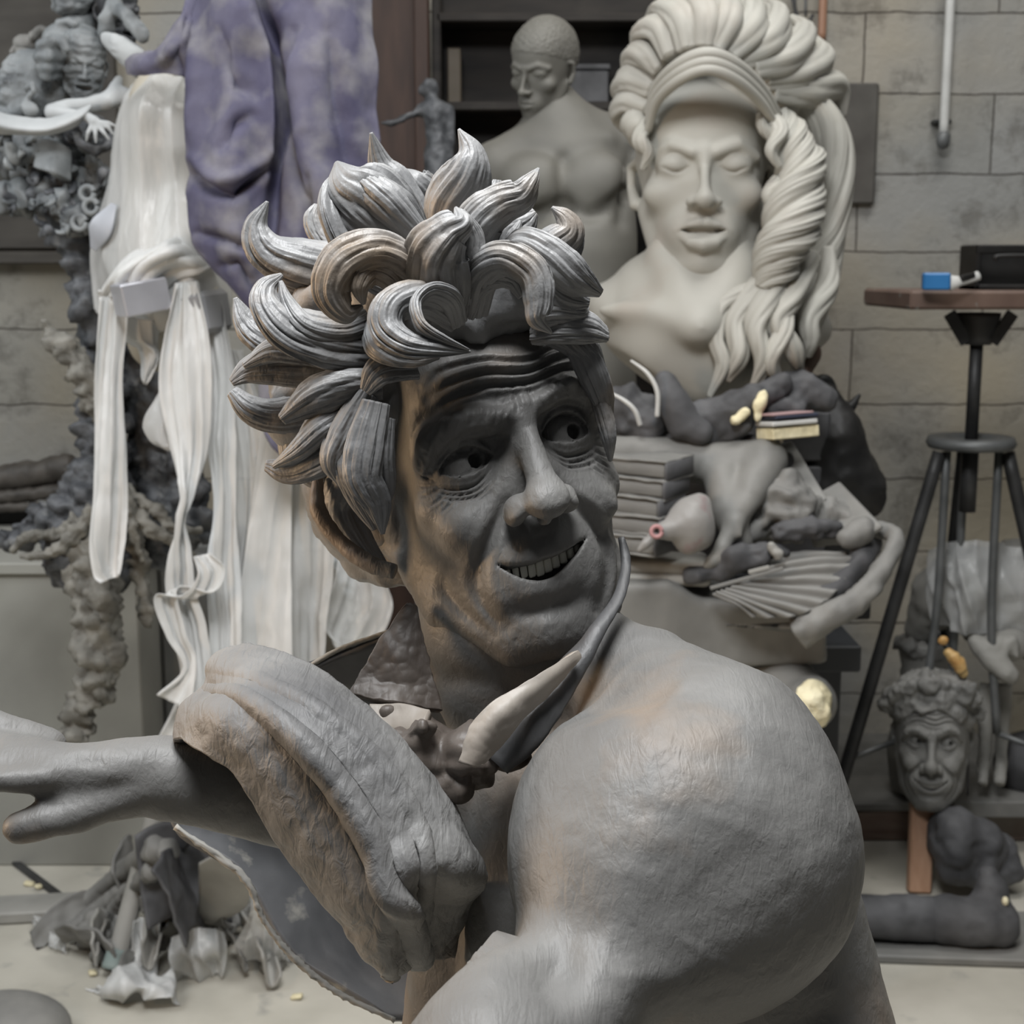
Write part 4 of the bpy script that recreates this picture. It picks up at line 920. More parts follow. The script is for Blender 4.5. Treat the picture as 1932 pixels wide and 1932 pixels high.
lump('root', [[(250, 980, 3.02, 26), (258, 1060, 3.0, 16), (272, 1120, 3.0, 12), (275, 1175, 3.0, 8)]], .006, M['tan_root'], .02, .006, 60, TREE, post=rootpost)
lump('branch', [[(185, 760, 2.98, 30), (160, 700, 2.96, 24), (120, 650, 2.95, 16), (84, 612, 2.95, 8)]], .006, M['tan_root'], .02, .006, 60, TREE, post=rootpost)
for i, c in enumerate(([(150, 980, 2.93), (110, 1010, 2.92), (60, 1010, 2.92), (20, 1040, 2.93)], [(230, 930, 2.96), (290, 960, 2.95), (330, 1000, 2.95), (380, 1000, 2.98)], [(240, 960, 2.95), (290, 1000, 2.93), (340, 1030, 2.95), (370, 1060, 3.0)],
                       [(200, 900, 2.95), (240, 950, 2.93), (255, 1010, 2.93), (270, 1060, 2.95)], [(180, 960, 2.9), (130, 1020, 2.89), (90, 1045, 2.9), (40, 1050, 2.92)])):
    strand('root', c, [16, 13, 10, 6], M['tan_root'], TREE, n=50, rough=.5, ridge=.15)
# foliage-like clods under the heads
prims = []
r2 = random.Random(5)
for i in range(46):
    x, y = r2.uniform(-20, 195), r2.uniform(255, 440)
    if x < 60 and y > 400: continue
    prims.append(((x, y, D - .04 + r2.uniform(-.05, .1)), (r2.uniform(12, 30), r2.uniform(10, 26), 22)))
lump('foliage_mass', prims, .008, M['slate'], .012, .02, 36, TREE, post=rootpost)
for i in range(34):
    x, y = r2.uniform(0, 200), r2.uniform(262, 450); a_ = r2.uniform(0, 6.28); L_n = r2.uniform(14, 34); d0 = D - .10 + r2.uniform(-.02, .02)
    strand('curled_leaf', [(x, y, d0 + .03), (x + L_n * .6 * math.cos(a_), y + L_n * .6 * math.sin(a_), d0), (x + L_n * math.cos(a_ + .6), y + L_n * math.sin(a_ + .6), d0 + .01)], [7, r2.uniform(7, 12), 2], r2.choice([M['slate'], M['slate_dark'], M['slate']]), TREE, n=16, m=14, flat=.5, seed=i)
for x, y in ((165, 365), (172, 390), (150, 420), (185, 430)):
    V, F = tube([P(x + 13 * math.cos(a_), y + 13 * math.sin(a_), D - .12) for a_ in np.linspace(0, 6.0, 9)], [.006] * 9, n=36, m=10); part('ring_ornament', V, F, M['slate'], TREE)
V, F = sheet(px3([[(75, 262, D - .1), (100, 268, D - .12), (132, 285, D - .1)], [(70, 318, D - .12), (100, 328, D - .14), (128, 342, D - .1)]]), 20, 20, .02, .004, 20); part('tilted_slab', V, F, M['slate'], TREE)
# heads
def thead(V, Q, px, py, d, s, R, m, nm, post=None):
    W = place_head(V, head_rot(*[math.radians(a) for a in R]), P(px, py, d), s); part(nm, W, Q, m, TREE)
Vg, Qg = gen_head(.3, 'grimace', 'closed', -.6)
Ng = normals(Vg, Qg); Vg = Vg + Ng * (.28 * fbm(Vg, .5, 3) + .16 * np.sin(Vg[:, 1] * 2.6 + 2 * fbm(Vg, .3, 2)) * (Vg[:, 2] > -3))[:, None]
thead(Vg, Qg, 160, 120, 2.90, .66, (22, 14, -6), M['slate'], 'grimacing_head')
thead(Vg, Qg, 2, 165, 2.95, .82, (-75, 0, -14), M['slate'], 'head_in_profile')
thead(Vg, Qg, 118, -62, 2.92, .8, (-10, -14, 6), M['slate'], 'upturned_head')
thead(Vg, Qg, 240, 20, 2.95, .62, (48, 20, 0), M['slate_dark'], 'long_nosed_head')
lump('long_nose', [[(215, 10, 2.9, 12), (240, 30, 2.86, 14), (262, 58, 2.85, 15), (270, 68, 2.85, 13)], [(215, 10, 2.9, 14), (200, 40, 2.9, 14), (200, 66, 2.92, 16)]], .005, M['slate'], .012, .003, 60, TREE)
lump('ear', [[(50, 168, 2.88, 7), (62, 158, 2.87, 6), (64, 172, 2.87, 6), (52, 186, 2.88, 6), (46, 200, 2.88, 8)], ((58, 208, 2.88), (15, 15, 12))], .004, M['slate'], .006, .001, 60, TREE)
# clenched fist with four stacked fingers and a thumb on top
lump('fist', [((116, 82, 2.94), (38, 38, 36)), [(128, 60, 2.93, 22), (140, 50, 2.95, 26), (165, 40, 3.0, 26)],
              [(128, 78, 2.90, 12), (96, 80, 2.86, 12), (78, 86, 2.86, 12)], [(120, 104, 2.90, 12), (92, 106, 2.86, 12), (74, 108, 2.87, 11)],
              [(115, 124, 2.91, 11), (90, 128, 2.87, 11), (76, 128, 2.88, 10)], [(112, 142, 2.92, 9), (90, 146, 2.88, 9), (80, 144, 2.89, 8)],
              [(100, 70, 2.88, 10), (118, 78, 2.86, 10), (125, 92, 2.86, 9)], [(112, 44, 2.91, 8), (128, 40, 2.9, 8), (142, 46, 2.9, 8)]], .0045, M['slate'], .006, .002, 50, TREE)
lump('forearm', [[(110, 140, 2.98, 30), (108, 190, 3.0, 26), (110, 260, 3.02, 30)]], .007, M['slate_dark'], .02, .004, 40, TREE)
lump('small_fist', [((48, 82, 3.0), (24, 18, 18)), [(28, 90, 2.97, 6), (22, 98, 2.96, 5)], [(38, 94, 2.96, 6), (32, 104, 2.95, 5)], [(48, 96, 2.96, 6), (44, 104, 2.95, 5)], [(62, 70, 2.98, 8), (75, 56, 3.0, 9), (95, 60, 3.0, 9)]], .005, M['dusty'], .006, .002, 50, TREE)
# foot with long toes, turned upward
lump('foot', [[(205, 76, 2.88, 13), (228, 90, 2.86, 22), (252, 108, 2.86, 24), (262, 128, 2.88, 20)], [(196, 68, 2.88, 6), (215, 70, 2.85, 8)]], .0045, M['cloth_white'], .008, .001, 40, TREE,
     grooves=[([(205, 84, 2.85), (232, 92, 2.82), (262, 98, 2.83)], 2.5, 3), ([(208, 98, 2.85), (235, 108, 2.83), (262, 112, 2.84)], 2.5, 3), ([(215, 112, 2.86), (240, 122, 2.84), (262, 124, 2.85)], 2.5, 3)])
# little reclining figure and its spread hand
lump('small_figure', [[(100, 212, 2.88, 16), (130, 200, 2.87, 14), (165, 200, 2.87, 15), (200, 192, 2.88, 17), (235, 180, 2.9, 15)], [(100, 214, 2.86, 14), (130, 216, 2.84, 12), (160, 218, 2.83, 9)], [(205, 190, 2.87, 12), (218, 165, 2.9, 12), (225, 150, 2.92, 8)]], .0045, M['cloth_white'], .012, .001, 40, TREE)
hand = [[(152, 212, 2.84, 7), (164, 220, 2.83, 9), (178, 230, 2.82, 11)]]
for (x1, y1), (x2, y2) in (((166, 250), (163, 266)), ((180, 252), (181, 270)), ((196, 250), (206, 264)), ((204, 240), (214, 254)), ((205, 232), (222, 240))):
    hand.append([(178, 230, 2.82, 6), (x1, y1, 2.81, 4), (x2, y2, 2.815, 2.2)])
lump('small_hand', hand, .0024, M['cloth_white'], .003, 0, 40, TREE)
lump('open_jaw', [[(140, 240, 2.9, 9), (150, 270, 2.88, 10), (178, 284, 2.88, 11), (205, 272, 2.9, 10), (212, 250, 2.92, 8)], ((178, 250, 2.97), (36, 34, 20))], .005, M['slate_dark'], .01, .003, 60, TREE, cuts=[((178, 256, 2.87), (24, 16, 26))])
V, F = sheet(px3([[(-40, 200, 2.86), (20, 216, 2.84), (90, 224, 2.83), (150, 206, 2.83), (172, 198, 2.84)], [(-40, 224, 2.83), (20, 240, 2.81), (90, 244, 2.80), (148, 222, 2.81), (172, 200, 2.83)], [(-40, 246, 2.86), (20, 254, 2.84), (90, 254, 2.83), (140, 238, 2.83), (170, 204, 2.84)]]), 30, 60, .004, .003, 20)
tag(part('cloth_strip', V, F, M['cloth_white']), 'taut white cloth strip stretched across the heads at the left edge', 'cloth')

# ---------------------------------------------------------------- figure wrapped in plastic film
WRAP = empty('wrapped_figure', P(300, 900, 2.85), 'beige shape wrapped in clouded plastic film beneath the purple cloth', 'sculpture')
BG = mat('beige_clay', (.33, .30, .24), (.40, .37, .31), .6, 6, .15, 30)
lump('clay_core', [((300, 215, 2.75), (62, 85, 60)), [(300, 330, 2.8, 62), (310, 470, 2.82, 85), (300, 640, 2.85, 60)], [(320, 500, 2.75, 70), (360, 560, 2.75, 60)]], .011, BG, .05, .004, 12, WRAP)
def folds(amp, nf, seed):
    def f(V, N, nr, nc):
        u = np.tile(np.linspace(0, 1, nc), nr); w_ = np.repeat(np.linspace(0, 1, nr), nc)
        return V + N * (amp * (np.abs(np.sin(nf * np.pi * u + seed + 1.6 * np.sin(3 * w_ + seed))) ** .7 - .5) + amp * .6 * np.sin(nf * 2.7 * u + 4 * w_ + seed * 2))[:, None]
    return f
V, F = sheet(px3([[(250, 148, 2.80), (285, 136, 2.72), (330, 136, 2.72), (365, 150, 2.78), (400, 160, 2.9)], [(228, 180, 2.78), (262, 190, 2.66), (310, 190, 2.64), (362, 190, 2.68), (400, 200, 2.8)],
                  [(212, 250, 2.8), (250, 260, 2.68), (310, 270, 2.65), (365, 270, 2.68), (400, 280, 2.8)], [(202, 340, 2.82), (245, 350, 2.7), (310, 350, 2.68), (370, 350, 2.7), (410, 360, 2.8)],
                  [(172, 460, 2.84), (225, 470, 2.70), (300, 470, 2.66), (380, 470, 2.66), (430, 480, 2.8)], [(178, 540, 2.84), (230, 550, 2.70), (300, 560, 2.66), (380, 560, 2.66), (440, 570, 2.8)],
                  [(190, 590, 2.84), (240, 600, 2.74), (300, 620, 2.72), (350, 620, 2.72), (400, 640, 2.8)]]), 90, 80, .0018, fn=folds(.011, 4, .7))
part('film', V, F, M['film_clear'], WRAP)
V, F = sheet(px3([[(182, 562, 2.72), (240, 560, 2.64), (280, 600, 2.66)], [(190, 548, 2.68), (262, 500, 2.58), (330, 530, 2.64)], [(230, 500, 2.68), (310, 466, 2.58), (385, 510, 2.64)], [(270, 470, 2.72), (340, 455, 2.66), (420, 500, 2.72)]]), 50, 50, .0018, fn=folds(.008, 5, 2.))
part('film_fold', V, F, M['film'], WRAP)
V, F = boxm(P(266, 560, 2.62), (.044, .03, .036), CR @ rotm(.3, .5, .3), .003); tag(part('foil_block', V, F, M['silver'], smooth=False), 'shiny silver foil block tucked in the plastic wrapping', 'block')
V, F = boxm(P(378, 590, 2.68), (.042, .04, .048), CR @ rotm(.2, -.4, .05), .01); tag(part('grey_block', V, F, mat('grey_foil', (.22, .225, .235), (.3, .3, .31), .4), smooth=False), 'dull grey block caught in the wrapping right of the foil block', 'block')
V, F = tube([P(176, 470, 2.75), P(190, 430, 2.72), P(215, 385, 2.72)], [.008, .024, .006], flat=.15); part('foil_patch', V, F, mat('dull_foil', (.34, .36, .40), (.46, .48, .52), .45), WRAP)
V, F = sheet(px3([[(215, 590, 2.72), (255, 600, 2.68), (300, 605, 2.70)], [(222, 630, 2.72), (262, 640, 2.68), (302, 650, 2.72)], [(262, 660, 2.72), (285, 668, 2.70), (304, 672, 2.72)], [(270, 720, 2.72), (272, 724, 2.72), (276, 726, 2.72)]]), 40, 30, .002, fn=folds(.006, 4, 1))
part('film_tail', V, F, M['film'], WRAP)

STRIPS = [
 ('long white plastic strip hanging furthest left, clear of the others', 'film', [(186, 560, 244, 556, 2.66), (180, 700, 232, 690, 2.66), (172, 830, 240, 830, 2.66), (168, 940, 242, 930, 2.66), (166, 1020, 238, 1010, 2.66), (176, 1080, 232, 1060, 2.66), (190, 1100, 228, 1085, 2.66)], .008, 3),
 ('twisted plastic strip gathered to a knot at its middle', 'film', [(330, 535, 372, 530, 2.62), (308, 640, 395, 630, 2.62), (300, 740, 400, 740, 2.62), (318, 850, 392, 850, 2.62), (336, 930, 364, 930, 2.60), (330, 980, 350, 985, 2.60), (318, 1060, 362, 1060, 2.61), (318, 1120, 368, 1120, 2.62), (332, 1200, 388, 1200, 2.63), (340, 1300, 392, 1300, 2.64), (280, 1420, 350, 1430, 2.66)], .009, 4),
 ('clear plastic bag corner hanging beside the knotted strip', 'film_clear', [(300, 740, 345, 735, 2.66), (272, 790, 340, 790, 2.66), (285, 830, 338, 840, 2.66), (318, 850, 330, 852, 2.66)], .006, 2),
 ('narrow plastic strip falling straight beside the knotted one', 'film', [(372, 560, 412, 560, 2.68), (385, 700, 440, 690, 2.68), (392, 830, 440, 830, 2.68), (398, 950, 445, 950, 2.68), (392, 1060, 450, 1060, 2.68), (400, 1200, 455, 1200, 2.68), (395, 1330, 450, 1330, 2.68)], .008, 4),
 ('plastic strip looping out at its foot like a bow', 'film', [(365, 1050, 395, 1045, 2.60), (372, 1090, 420, 1075, 2.60), (340, 1130, 400, 1115, 2.60), (296, 1130, 335, 1110, 2.60), (318, 1200, 350, 1190, 2.60), (345, 1260, 372, 1250, 2.60), (296, 1310, 360, 1345, 2.60)], .006, 3),
 ('clouded plastic strip with a broad pleat below the purple cloth', 'film_clear', [(410, 660, 455, 660, 2.72), (430, 800, 500, 790, 2.72), (440, 950, 520, 940, 2.72), (430, 1100, 500, 1100, 2.72), (410, 1250, 480, 1250, 2.72), (400, 1380, 470, 1380, 2.72)], .010, 4),
 ('widest smooth plastic panel hanging left of the statue\'s ear', 'film', [(490, 780, 555, 800, 2.70), (485, 860, 552, 860, 2.70), (470, 980, 550, 980, 2.70), (455, 1110, 551, 1110, 2.70), (445, 1240, 551, 1240, 2.70), (440, 1360, 551, 1360, 2.70)], .005, 2),
 ('translucent plastic panel hanging below the statue\'s ear', 'film_clear', [(545, 860, 620, 860, 2.74), (548, 960, 632, 960, 2.74), (548, 1080, 630, 1090, 2.74), (548, 1200, 614, 1200, 2.74), (548, 1330, 610, 1330, 2.74)], .007, 3),
 ('torn clear plastic scrap left of the statue\'s collar', 'film_clear', [(640, 1030, 700, 1060, 2.80), (630, 1090, 720, 1090, 2.80), (612, 1150, 740, 1150, 2.80), (615, 1190, 700, 1230, 2.80), (650, 1220, 670, 1260, 2.80)], .01, 4),
]
for lb, mm, rows_, am, nf in STRIPS:
    rows = []
    for x0, y0, x1, y1, d in rows_: rows.append([(x0 + (x1 - x0) * u, y0 + (y1 - y0) * u, d + .012 * math.sin(5 * u + y0 * .01)) for u in (0, .33, .66, 1)])
    V, F = sheet(px3(rows), 90, 36, .0016, .004, 12, fn=folds(am, nf, rows_[0][0] * .37))
    tag(part('plastic_strip', V, F, M[mm]), lb, 'plastic sheet', 'plastic strips hanging from the wrapped figure')
t = empty('white_stake', P(668, 1260, 2.95), 'paint-splashed pale wooden stake standing behind the statue\'s cloak', 'stake')
V, F = tube([P(648, 1020, 2.95), P(656, 1090, 2.95), P(676, 1240, 2.95), ON(702, 1868, 0)], [.012, .014, .014, .014], n=30, m=12, rough=.1); part('shaft', V, F, M['dusty_light'], t)
V, F = tube([P(646, 1030, 2.93), P(650, 1060, 2.93), P(658, 1100, 2.93), P(662, 1130, 2.93)], [.01, .02, .018, .006], n=30, m=14, rough=.4, flat=.6); part('paint_blob', V, F, M['cloth_white'], t)

# ---------------------------------------------------------------- purple dust cloth
PC = mat('purple_cloth', (.055, .052, .10), (.125, .12, .17), .8, 9, .6, 60, c3=(.24, .235, .235), s3=12, t3=(.44, .80), stretch=(1, 1, .6), bdist=.003)
CLOTH = empty('dust_cloth', P(500, 600, 2.5), 'large purple plaster-stained cloth hanging in folds over the wrapped figure', 'cloth')
def cfold(V, N, nr, nc):
    g = V.copy(); 
    c_, d_ = (V - CAM) @ FW, None
    px = 966 + FPX * ((V - CAM) @ RT) / c_; py = 966 - FPX * ((V - CAM) @ UP) / c_
    h = np.zeros(len(V))
    def line(pts, wd, dp):
        nonlocal h
        D, T = pdist(np.stack([px, py], 1), np.array(cr(pts, 20))); h = h + dp * np.exp(-(D / wd) ** 2) * np.sin(np.pi * np.clip(T, .04, .96)) ** .4
    for a in FOLDS: line(*a)
    return V + N * (SGN * h + .012 * fbm(V, 7, 3) + .004 * np.abs(fbm(V, 20, 2)))[:, None]
SGN = 1
FOLDS = [([(488, -20), (510, 60), (530, 180), (528, 260), (516, 360), (512, 480)], 9, .05), ([(465, 20), (500, 120), (505, 240), (500, 330)], 16, -.03), ([(548, 30), (570, 180), (600, 330), (640, 420)], 22, -.03), ([(560, 60), (545, 200), (560, 330), (590, 430)], 9, .02),
         ([(375, 330), (400, 355), (440, 365), (475, 340), (505, 315)], 11, .035), ([(372, 300), (420, 345), (470, 325), (500, 300)], 14, -.02), ([(380, 440), (430, 455), (470, 470)], 10, .02), ([(410, 60), (440, 140), (480, 180)], 14, .02), ([(620, 60), (640, 200), (660, 320)], 16, .015),
         ([(360, 60), (372, 180), (375, 300)], 12, -.02), ([(470, 220), (440, 240), (420, 280)], 12, .02), ([(420, 500), (450, 500), (480, 540)], 9, .02), ([(590, 340), (575, 420), (585, 500)], 8, .02)]
V, F = sheet(px3([[(370, -40, 2.56), (440, -40, 2.48), (510, -40, 2.5), (610, -40, 2.46), (704, -40, 2.52)], [(352, 80, 2.54), (430, 80, 2.46), (515, 80, 2.5), (610, 80, 2.45), (706, 80, 2.52)],
                  [(356, 200, 2.54), (430, 200, 2.46), (520, 200, 2.5), (610, 200, 2.45), (712, 200, 2.52)], [(360, 300, 2.54), (430, 300, 2.46), (520, 300, 2.5), (620, 300, 2.46), (716, 290, 2.52)],
                  [(362, 400, 2.54), (435, 400, 2.46), (515, 400, 2.5), (610, 400, 2.46), (700, 400, 2.52)], [(376, 470, 2.54), (440, 480, 2.47), (515, 480, 2.5), (600, 480, 2.48), (680, 480, 2.54)],
                  [(420, 530, 2.55), (455, 550, 2.5), (515, 560, 2.52), (590, 560, 2.5), (660, 560, 2.56)], [(486, 575, 2.56), (498, 640, 2.54), (530, 660, 2.54), (590, 660, 2.54), (640, 660, 2.58)],
                  [(495, 800, 2.58), (505, 830, 2.57), (530, 860, 2.57), (560, 860, 2.57), (600, 850, 2.6)]]), 150, 120, .005, fn=cfold)
part('cloth_body', V, F, PC, CLOTH)
SGN = 1
FOLDS = [([(330, 10), (300, 60), (270, 100)], 10, .03), ([(350, 30), (335, 90), (345, 140)], 8, .03), ([(310, 110), (340, 75), (350, 40)], 10, -.02)]
V, F = sheet(px3([[(380, -40, 2.58), (400, 60, 2.56), (395, 150, 2.58)], [(345, -10, 2.56), (345, 70, 2.52), (352, 146, 2.54)], [(325, 38, 2.56), (320, 95, 2.52), (315, 140, 2.55)], [(280, 84, 2.58), (282, 118, 2.55), (285, 140, 2.57)], [(246, 118, 2.62), (246, 132, 2.62), (248, 140, 2.62)]]), 60, 60, .005, fn=cfold)
part('sleeve', V, F, PC, CLOTH)

# ---------------------------------------------------------------- debris on the floor, lower left
r3_ = random.Random(11)
def onf(px, py, z=.0): return ON(px, py, z)
def ftube(name, pts, r, mt, **kw):          # rod over the floor: (px, py, height above the floor)
    V, F = tube([ON(a, b, z) for a, b, z in pts], r, **kw); V[:, 2] = np.maximum(V[:, 2], .002); return part(name, V, F, mt)
roots = [
 ([(300, 1600, .30), (240, 1640, .16), (180, 1690, .07), (110, 1740, .02)], .028), ([(290, 1640, .25), (240, 1690, .12), (200, 1740, .03)], .022), ([(320, 1600, .30), (260, 1690, .14), (230, 1760, .03)], .024),
 ([(260, 1660, .14), (180, 1720, .05), (120, 1760, .02)], .02), ([(330, 1650, .2), (310, 1740, .08), (300, 1790, .02)], .02), ([(220, 1700, .06), (170, 1745, .03), (130, 1770, .02)], .015)]
for i, (c, r) in enumerate(roots):
    lb = ['thick dark clay root sweeping down to the left under the outstretched arm', 'clay root lying just beneath the thickest one', 'steep clay root falling beside the leaning pole', 'low flat clay root reaching toward the board edge', 'short upright root behind the leaning pole', 'smallest root tip at the front of the root heap'][i]
    o = ftube('clay_root', c, [r, r * .9, r * .75, r * .35][:len(c)], M['dusty'], n=60, m=20, rough=.12, ridge=.2, nr=4, twist=2, seed=i); tag(o, lb, 'root', 'clay roots heaped on the floor')
LB = ['crumpled grey clay lump at the left of the rubbish heap', 'crumpled lump right of the leaning pole', 'knobbly lump beneath the statue\'s cloak', 'flattened lump in front of the heap', 'dark lump half hidden behind the paper triangle', 'torn lump at the right end of the rubbish heap']
for i, (x, y, rx, ry) in enumerate(((200, 1760, 62, 36), (350, 1760, 60, 40), (440, 1745, 60, 44), (250, 1800, 80, 22), (400, 1680, 60, 60), (500, 1790, 60, 34))):
    b = ON(x, y + ry * .6, 0); d_ = (b - CAM) @ FW; rr = np.array([rx, ry, rx]) * S(d_)
    v = Vol(b - rr.max() * 1.6, b + rr.max() * 1.6, .0075)
    for j in range(9):
        c = b + np.array([r3_.uniform(-.7, .7) * rr[0], r3_.uniform(-.4, .4) * rr[0], rr[1] * r3_.uniform(.5, 1.1)]); v.limb([c - np.array([r3_.uniform(-.4, .4), r3_.uniform(-.3, .3), r3_.uniform(-.3, .3)]) * rr[0], c + np.array([r3_.uniform(-.5, .5), 0, r3_.uniform(-.2, .5)]) * rr[0]], [rr[1] * .42, rr[1] * .2], .008)
    V, Q = v.mesh(1); N = normals(V, Q); V += N * (.025 * (np.abs(fbm(V, 18, 3)) - .25))[:, None]; V[:, 2] = np.maximum(V[:, 2], .001)
    tag(part('clay_lump', V, Q, M['dusty'] if i != 4 else M['charcoal']), LB[i], 'clay', 'crumpled lumps in the rubbish heap')
SHL = ['curved shard standing at the back of the heap under the wrist', 'curled shard against the leaning pole', 'flat shard at the left front of the heap', 'upright dark shard right of the pole', 'folded shard under the paper triangle', 'pale curled scrap in the middle of the heap', 'small shard at the foot of the heap', 'wide curled scrap near the cloak edge', 'narrow dark strip rising behind the heap', 'bent dark strip between pole and paper', 'grey scrap below the paper triangle', 'thin curled scrap at the right front', 'broad grey scrap at the left back', 'leaf-shaped scrap in front of the roots']
for i, (x, y, z) in enumerate(((240, 1650, .12), (315, 1720, .12), (190, 1790, .03), (345, 1660, .2), (390, 1760, .08), (300, 1790, .05), (240, 1830, .02), (480, 1780, .06), (365, 1610, .28), (340, 1700, .2), (430, 1790, .04), (500, 1815, .02), (130, 1740, .03), (170, 1800, .03))):
    c = ON(x, y, z); a_ = r3_.uniform(0, 3.1); u = np.array([math.cos(a_), math.sin(a_), r3_.uniform(-.3, .3)]); w_ = np.array([-u[1] * .3, u[0] * .3, 1.0 if i in (3, 8, 9, 0) else .45]); s1, s2 = r3_.uniform(.05, .10), r3_.uniform(.025, .06) * (1.6 if i in (3, 8, 9) else 1)
    V, F = sheet([[c + u * s1 * p + w_ * s2 * q + np.array([0, 0, .03 * (1 - p * p) + .02 * q * q * (i % 3)]) for p in (-1, -.4, .4, 1)] for q in (-1, -.3, .3, 1)], 24, 24, .006, .01, 16); V[:, 2] = np.maximum(V[:, 2], .002)
    tag(part('clay_shard', V, F, [M['dusty'], M['dusty_light'], M['charcoal']][(0, 0, 1, 2, 0, 1, 0, 1, 2, 2, 0, 1, 0, 0)[i]]), SHL[i], 'clay', 'clay shards in the rubbish heap')
t = empty('leaning_pole', ON(214, 1838, 0), 'dusty pipe leaning up from the floor under the outstretched forearm', 'pole')
a = ON(214, 1830, .02); b = P(292, 1540, 3.1)
V, F = tube([a, (a + b) / 2, b + (b - a) * .3], [.021, .021, .021], n=20, m=24); part('pipe', V, F, M['dusty_light'], t)
V, F = tube([a + (b - a) * .0, a + (b - a) * .13], [.026, .0245], n=6, m=24); part('ferrule', V, F, mat('pale_green_paint', (.2, .26, .25), (.28, .32, .3)), t, label='pale green ferrule')
V, F = sheet([[ON(375, 1630, .32), ON(420, 1610, .36), ON(455, 1620, .36)], [ON(375, 1690, .20), ON(425, 1690, .22), ON(470, 1700, .2)], [ON(370, 1740, .10), ON(400, 1745, .1), ON(420, 1740, .1)]], 20, 20, .003, .004, 9)
tag(part('paper_piece', V, F, M['dusty_light']), 'stiff pale triangular sheet standing in the rubbish heap', 'paper')
PL = [('crumpled clear plastic sheet draped at the right of the rubbish heap', [[(455, 1650, .26), (490, 1680, .22), (500, 1720, .16)], [(470, 1720, .16), (510, 1770, .1), (530, 1800, .05)], [(440, 1790, .06), (500, 1820, .03), (548, 1815, .02)]]),
      ('plastic film flattened over the middle of the rubbish heap', [[(320, 1770, .1), (370, 1750, .12), (420, 1760, .1)], [(320, 1810, .06), (370, 1805, .07), (430, 1800, .06)], [(340, 1835, .01), (380, 1838, .01), (420, 1840, .01)]]),
      ('limp plastic strip hanging to the floor beside the leaning pole', [[(252, 1740, .12), (275, 1735, .12), (300, 1740, .12)], [(246, 1790, .06), (272, 1790, .06), (300, 1790, .06)], [(240, 1835, .01), (270, 1835, .01), (300, 1835, .01)]]),
      ('crumpled white plastic scrap lying alone on the floor in front', [[(160, 1862, .008), (220, 1842, .02), (280, 1836, .03), (322, 1842, .02)], [(170, 1872, .008), (230, 1862, .05), (290, 1858, .05), (334, 1862, .02)], [(190, 1876, .006), (240, 1872, .02), (300, 1885, .03), (342, 1892, .008)]]),
      ('small clear plastic wisp on the floor left of the pole', [[(58, 1735, .01), (80, 1730, .03), (100, 1745, .01)], [(70, 1760, .01), (95, 1762, .03), (118, 1780, .01)], [(90, 1785, .006), (110, 1790, .01), (125, 1800, .006)]])]
for i, (lb, g) in enumerate(PL):
    V, F = sheet([[ON(*p) for p in r] for r in g], 44, 44, .0018, .02, 10, fn=folds(.012, 4, i)); V[:, 2] = np.maximum(V[:, 2], .002)
    tag(part('plastic_scrap', V, F, M['film' if i in (2, 3) else 'film_clear']), lb, 'plastic sheet', 'plastic scraps on the floor')
c = ON(30, 1712, .02); box_ = boxm(c, (.24, .05, .014), rotm(0, 0, .12)); tag(part('board_offcut', box_[0] + (0, 0, -.004), box_[1], M['dusty_light'], smooth=False), 'flat dusty board lying on the floor at the left edge', 'board')
V, F = plank(ON(-60, 1560, .006), ON(142, 1712, .006), .02, .010); tag(part('dark_strip', V, F, M['metal_dark'], None, False), 'thin dark strip lying slantwise on the floor under the thumb', 'strip')
CH_L = {(55, 1667): 'left one of two cream chips beside the thin dark strip', (75, 1672): 'right one of two cream chips beside the thin dark strip', (175, 1835): 'cream plaster chip left of the leaning pole foot', (560, 1880): 'lone cream plaster chip on the open floor near the cloak edge', (640, 1850): 'cream plaster chip hidden close under the dark cloak edge'}
for i, (x, y) in enumerate(((55, 1667), (75, 1672), (175, 1835), (560, 1880), (640, 1850))):
    V, F = boxm(ON(x, y, .006), (.012, .008, .004), rotm(.1, .2, i), .002); tag(part('plaster_chip', V, F, M['foam']), CH_L[(x, y)], 'chip', 'plaster chips on the floor')
c = ON(10, 1960, 0); v = Vol(c - .16, c + .16, .007); v.blob(c + (0, 0, .02), (.13, .09, .07)); V, Q = v.mesh(1); V[:, 2] = np.maximum(V[:, 2], .001)
tag(part('rounded_clay_block', V, Q, M['dusty']), 'smooth rounded grey clay block cut off by the bottom left corner', 'clay')
# ---------------------------------------------------------------- the work table under the white bust
def tbl(px, py, d): return P(px, py, d)
ZT = P(1330, 1168, 2.80)[2] - .073                # level of the table top
M['books'] = mat('grey_clay_books', (.16, .158, .15), (.23, .225, .21), .65, 10, .3, 40, stretch=(1, 1, 5))
M['dusty_mid'] = mat('mid_grey_clay', (.17, .168, .158), (.235, .23, .215), .6, 7, .15, 30)
M['ind'] = mat('blue_black_board', (.026, .028, .031), (.038, .041, .046), .6, 5, .1, 20)
c0 = P(1330, 1250, 2.95)
t = empty('work_cabinet', (c0[0], c0[1], 0), 'blue-black cabinet under the cluttered table top', 'cabinet')
xa, xb = AT(1150, 1230, 2.9)[0], AT(1592, 1230, 2.9)[0]
box('body', ((xa + xb) / 2, 3.11, (ZT - .06) / 2), ((xb - xa) / 2, .20, (ZT - .06) / 2), M['ind'], t)
for k in (0, 1):
    w_ = (xb - xa) / 4; cx = xa + w_ * (1 + 2 * k); o = box('door', (cx, 2.9, (ZT - .06) / 2), (w_ - .006, .012, (ZT - .1) / 2), M['ind'], t)
    V, F = boxm((cx + (-w_ * .8 if k else w_ * .8), 2.88, .55), (.008, .012, .05)); h_ = part('handle', V, F, M['metal_dark'], o, False)
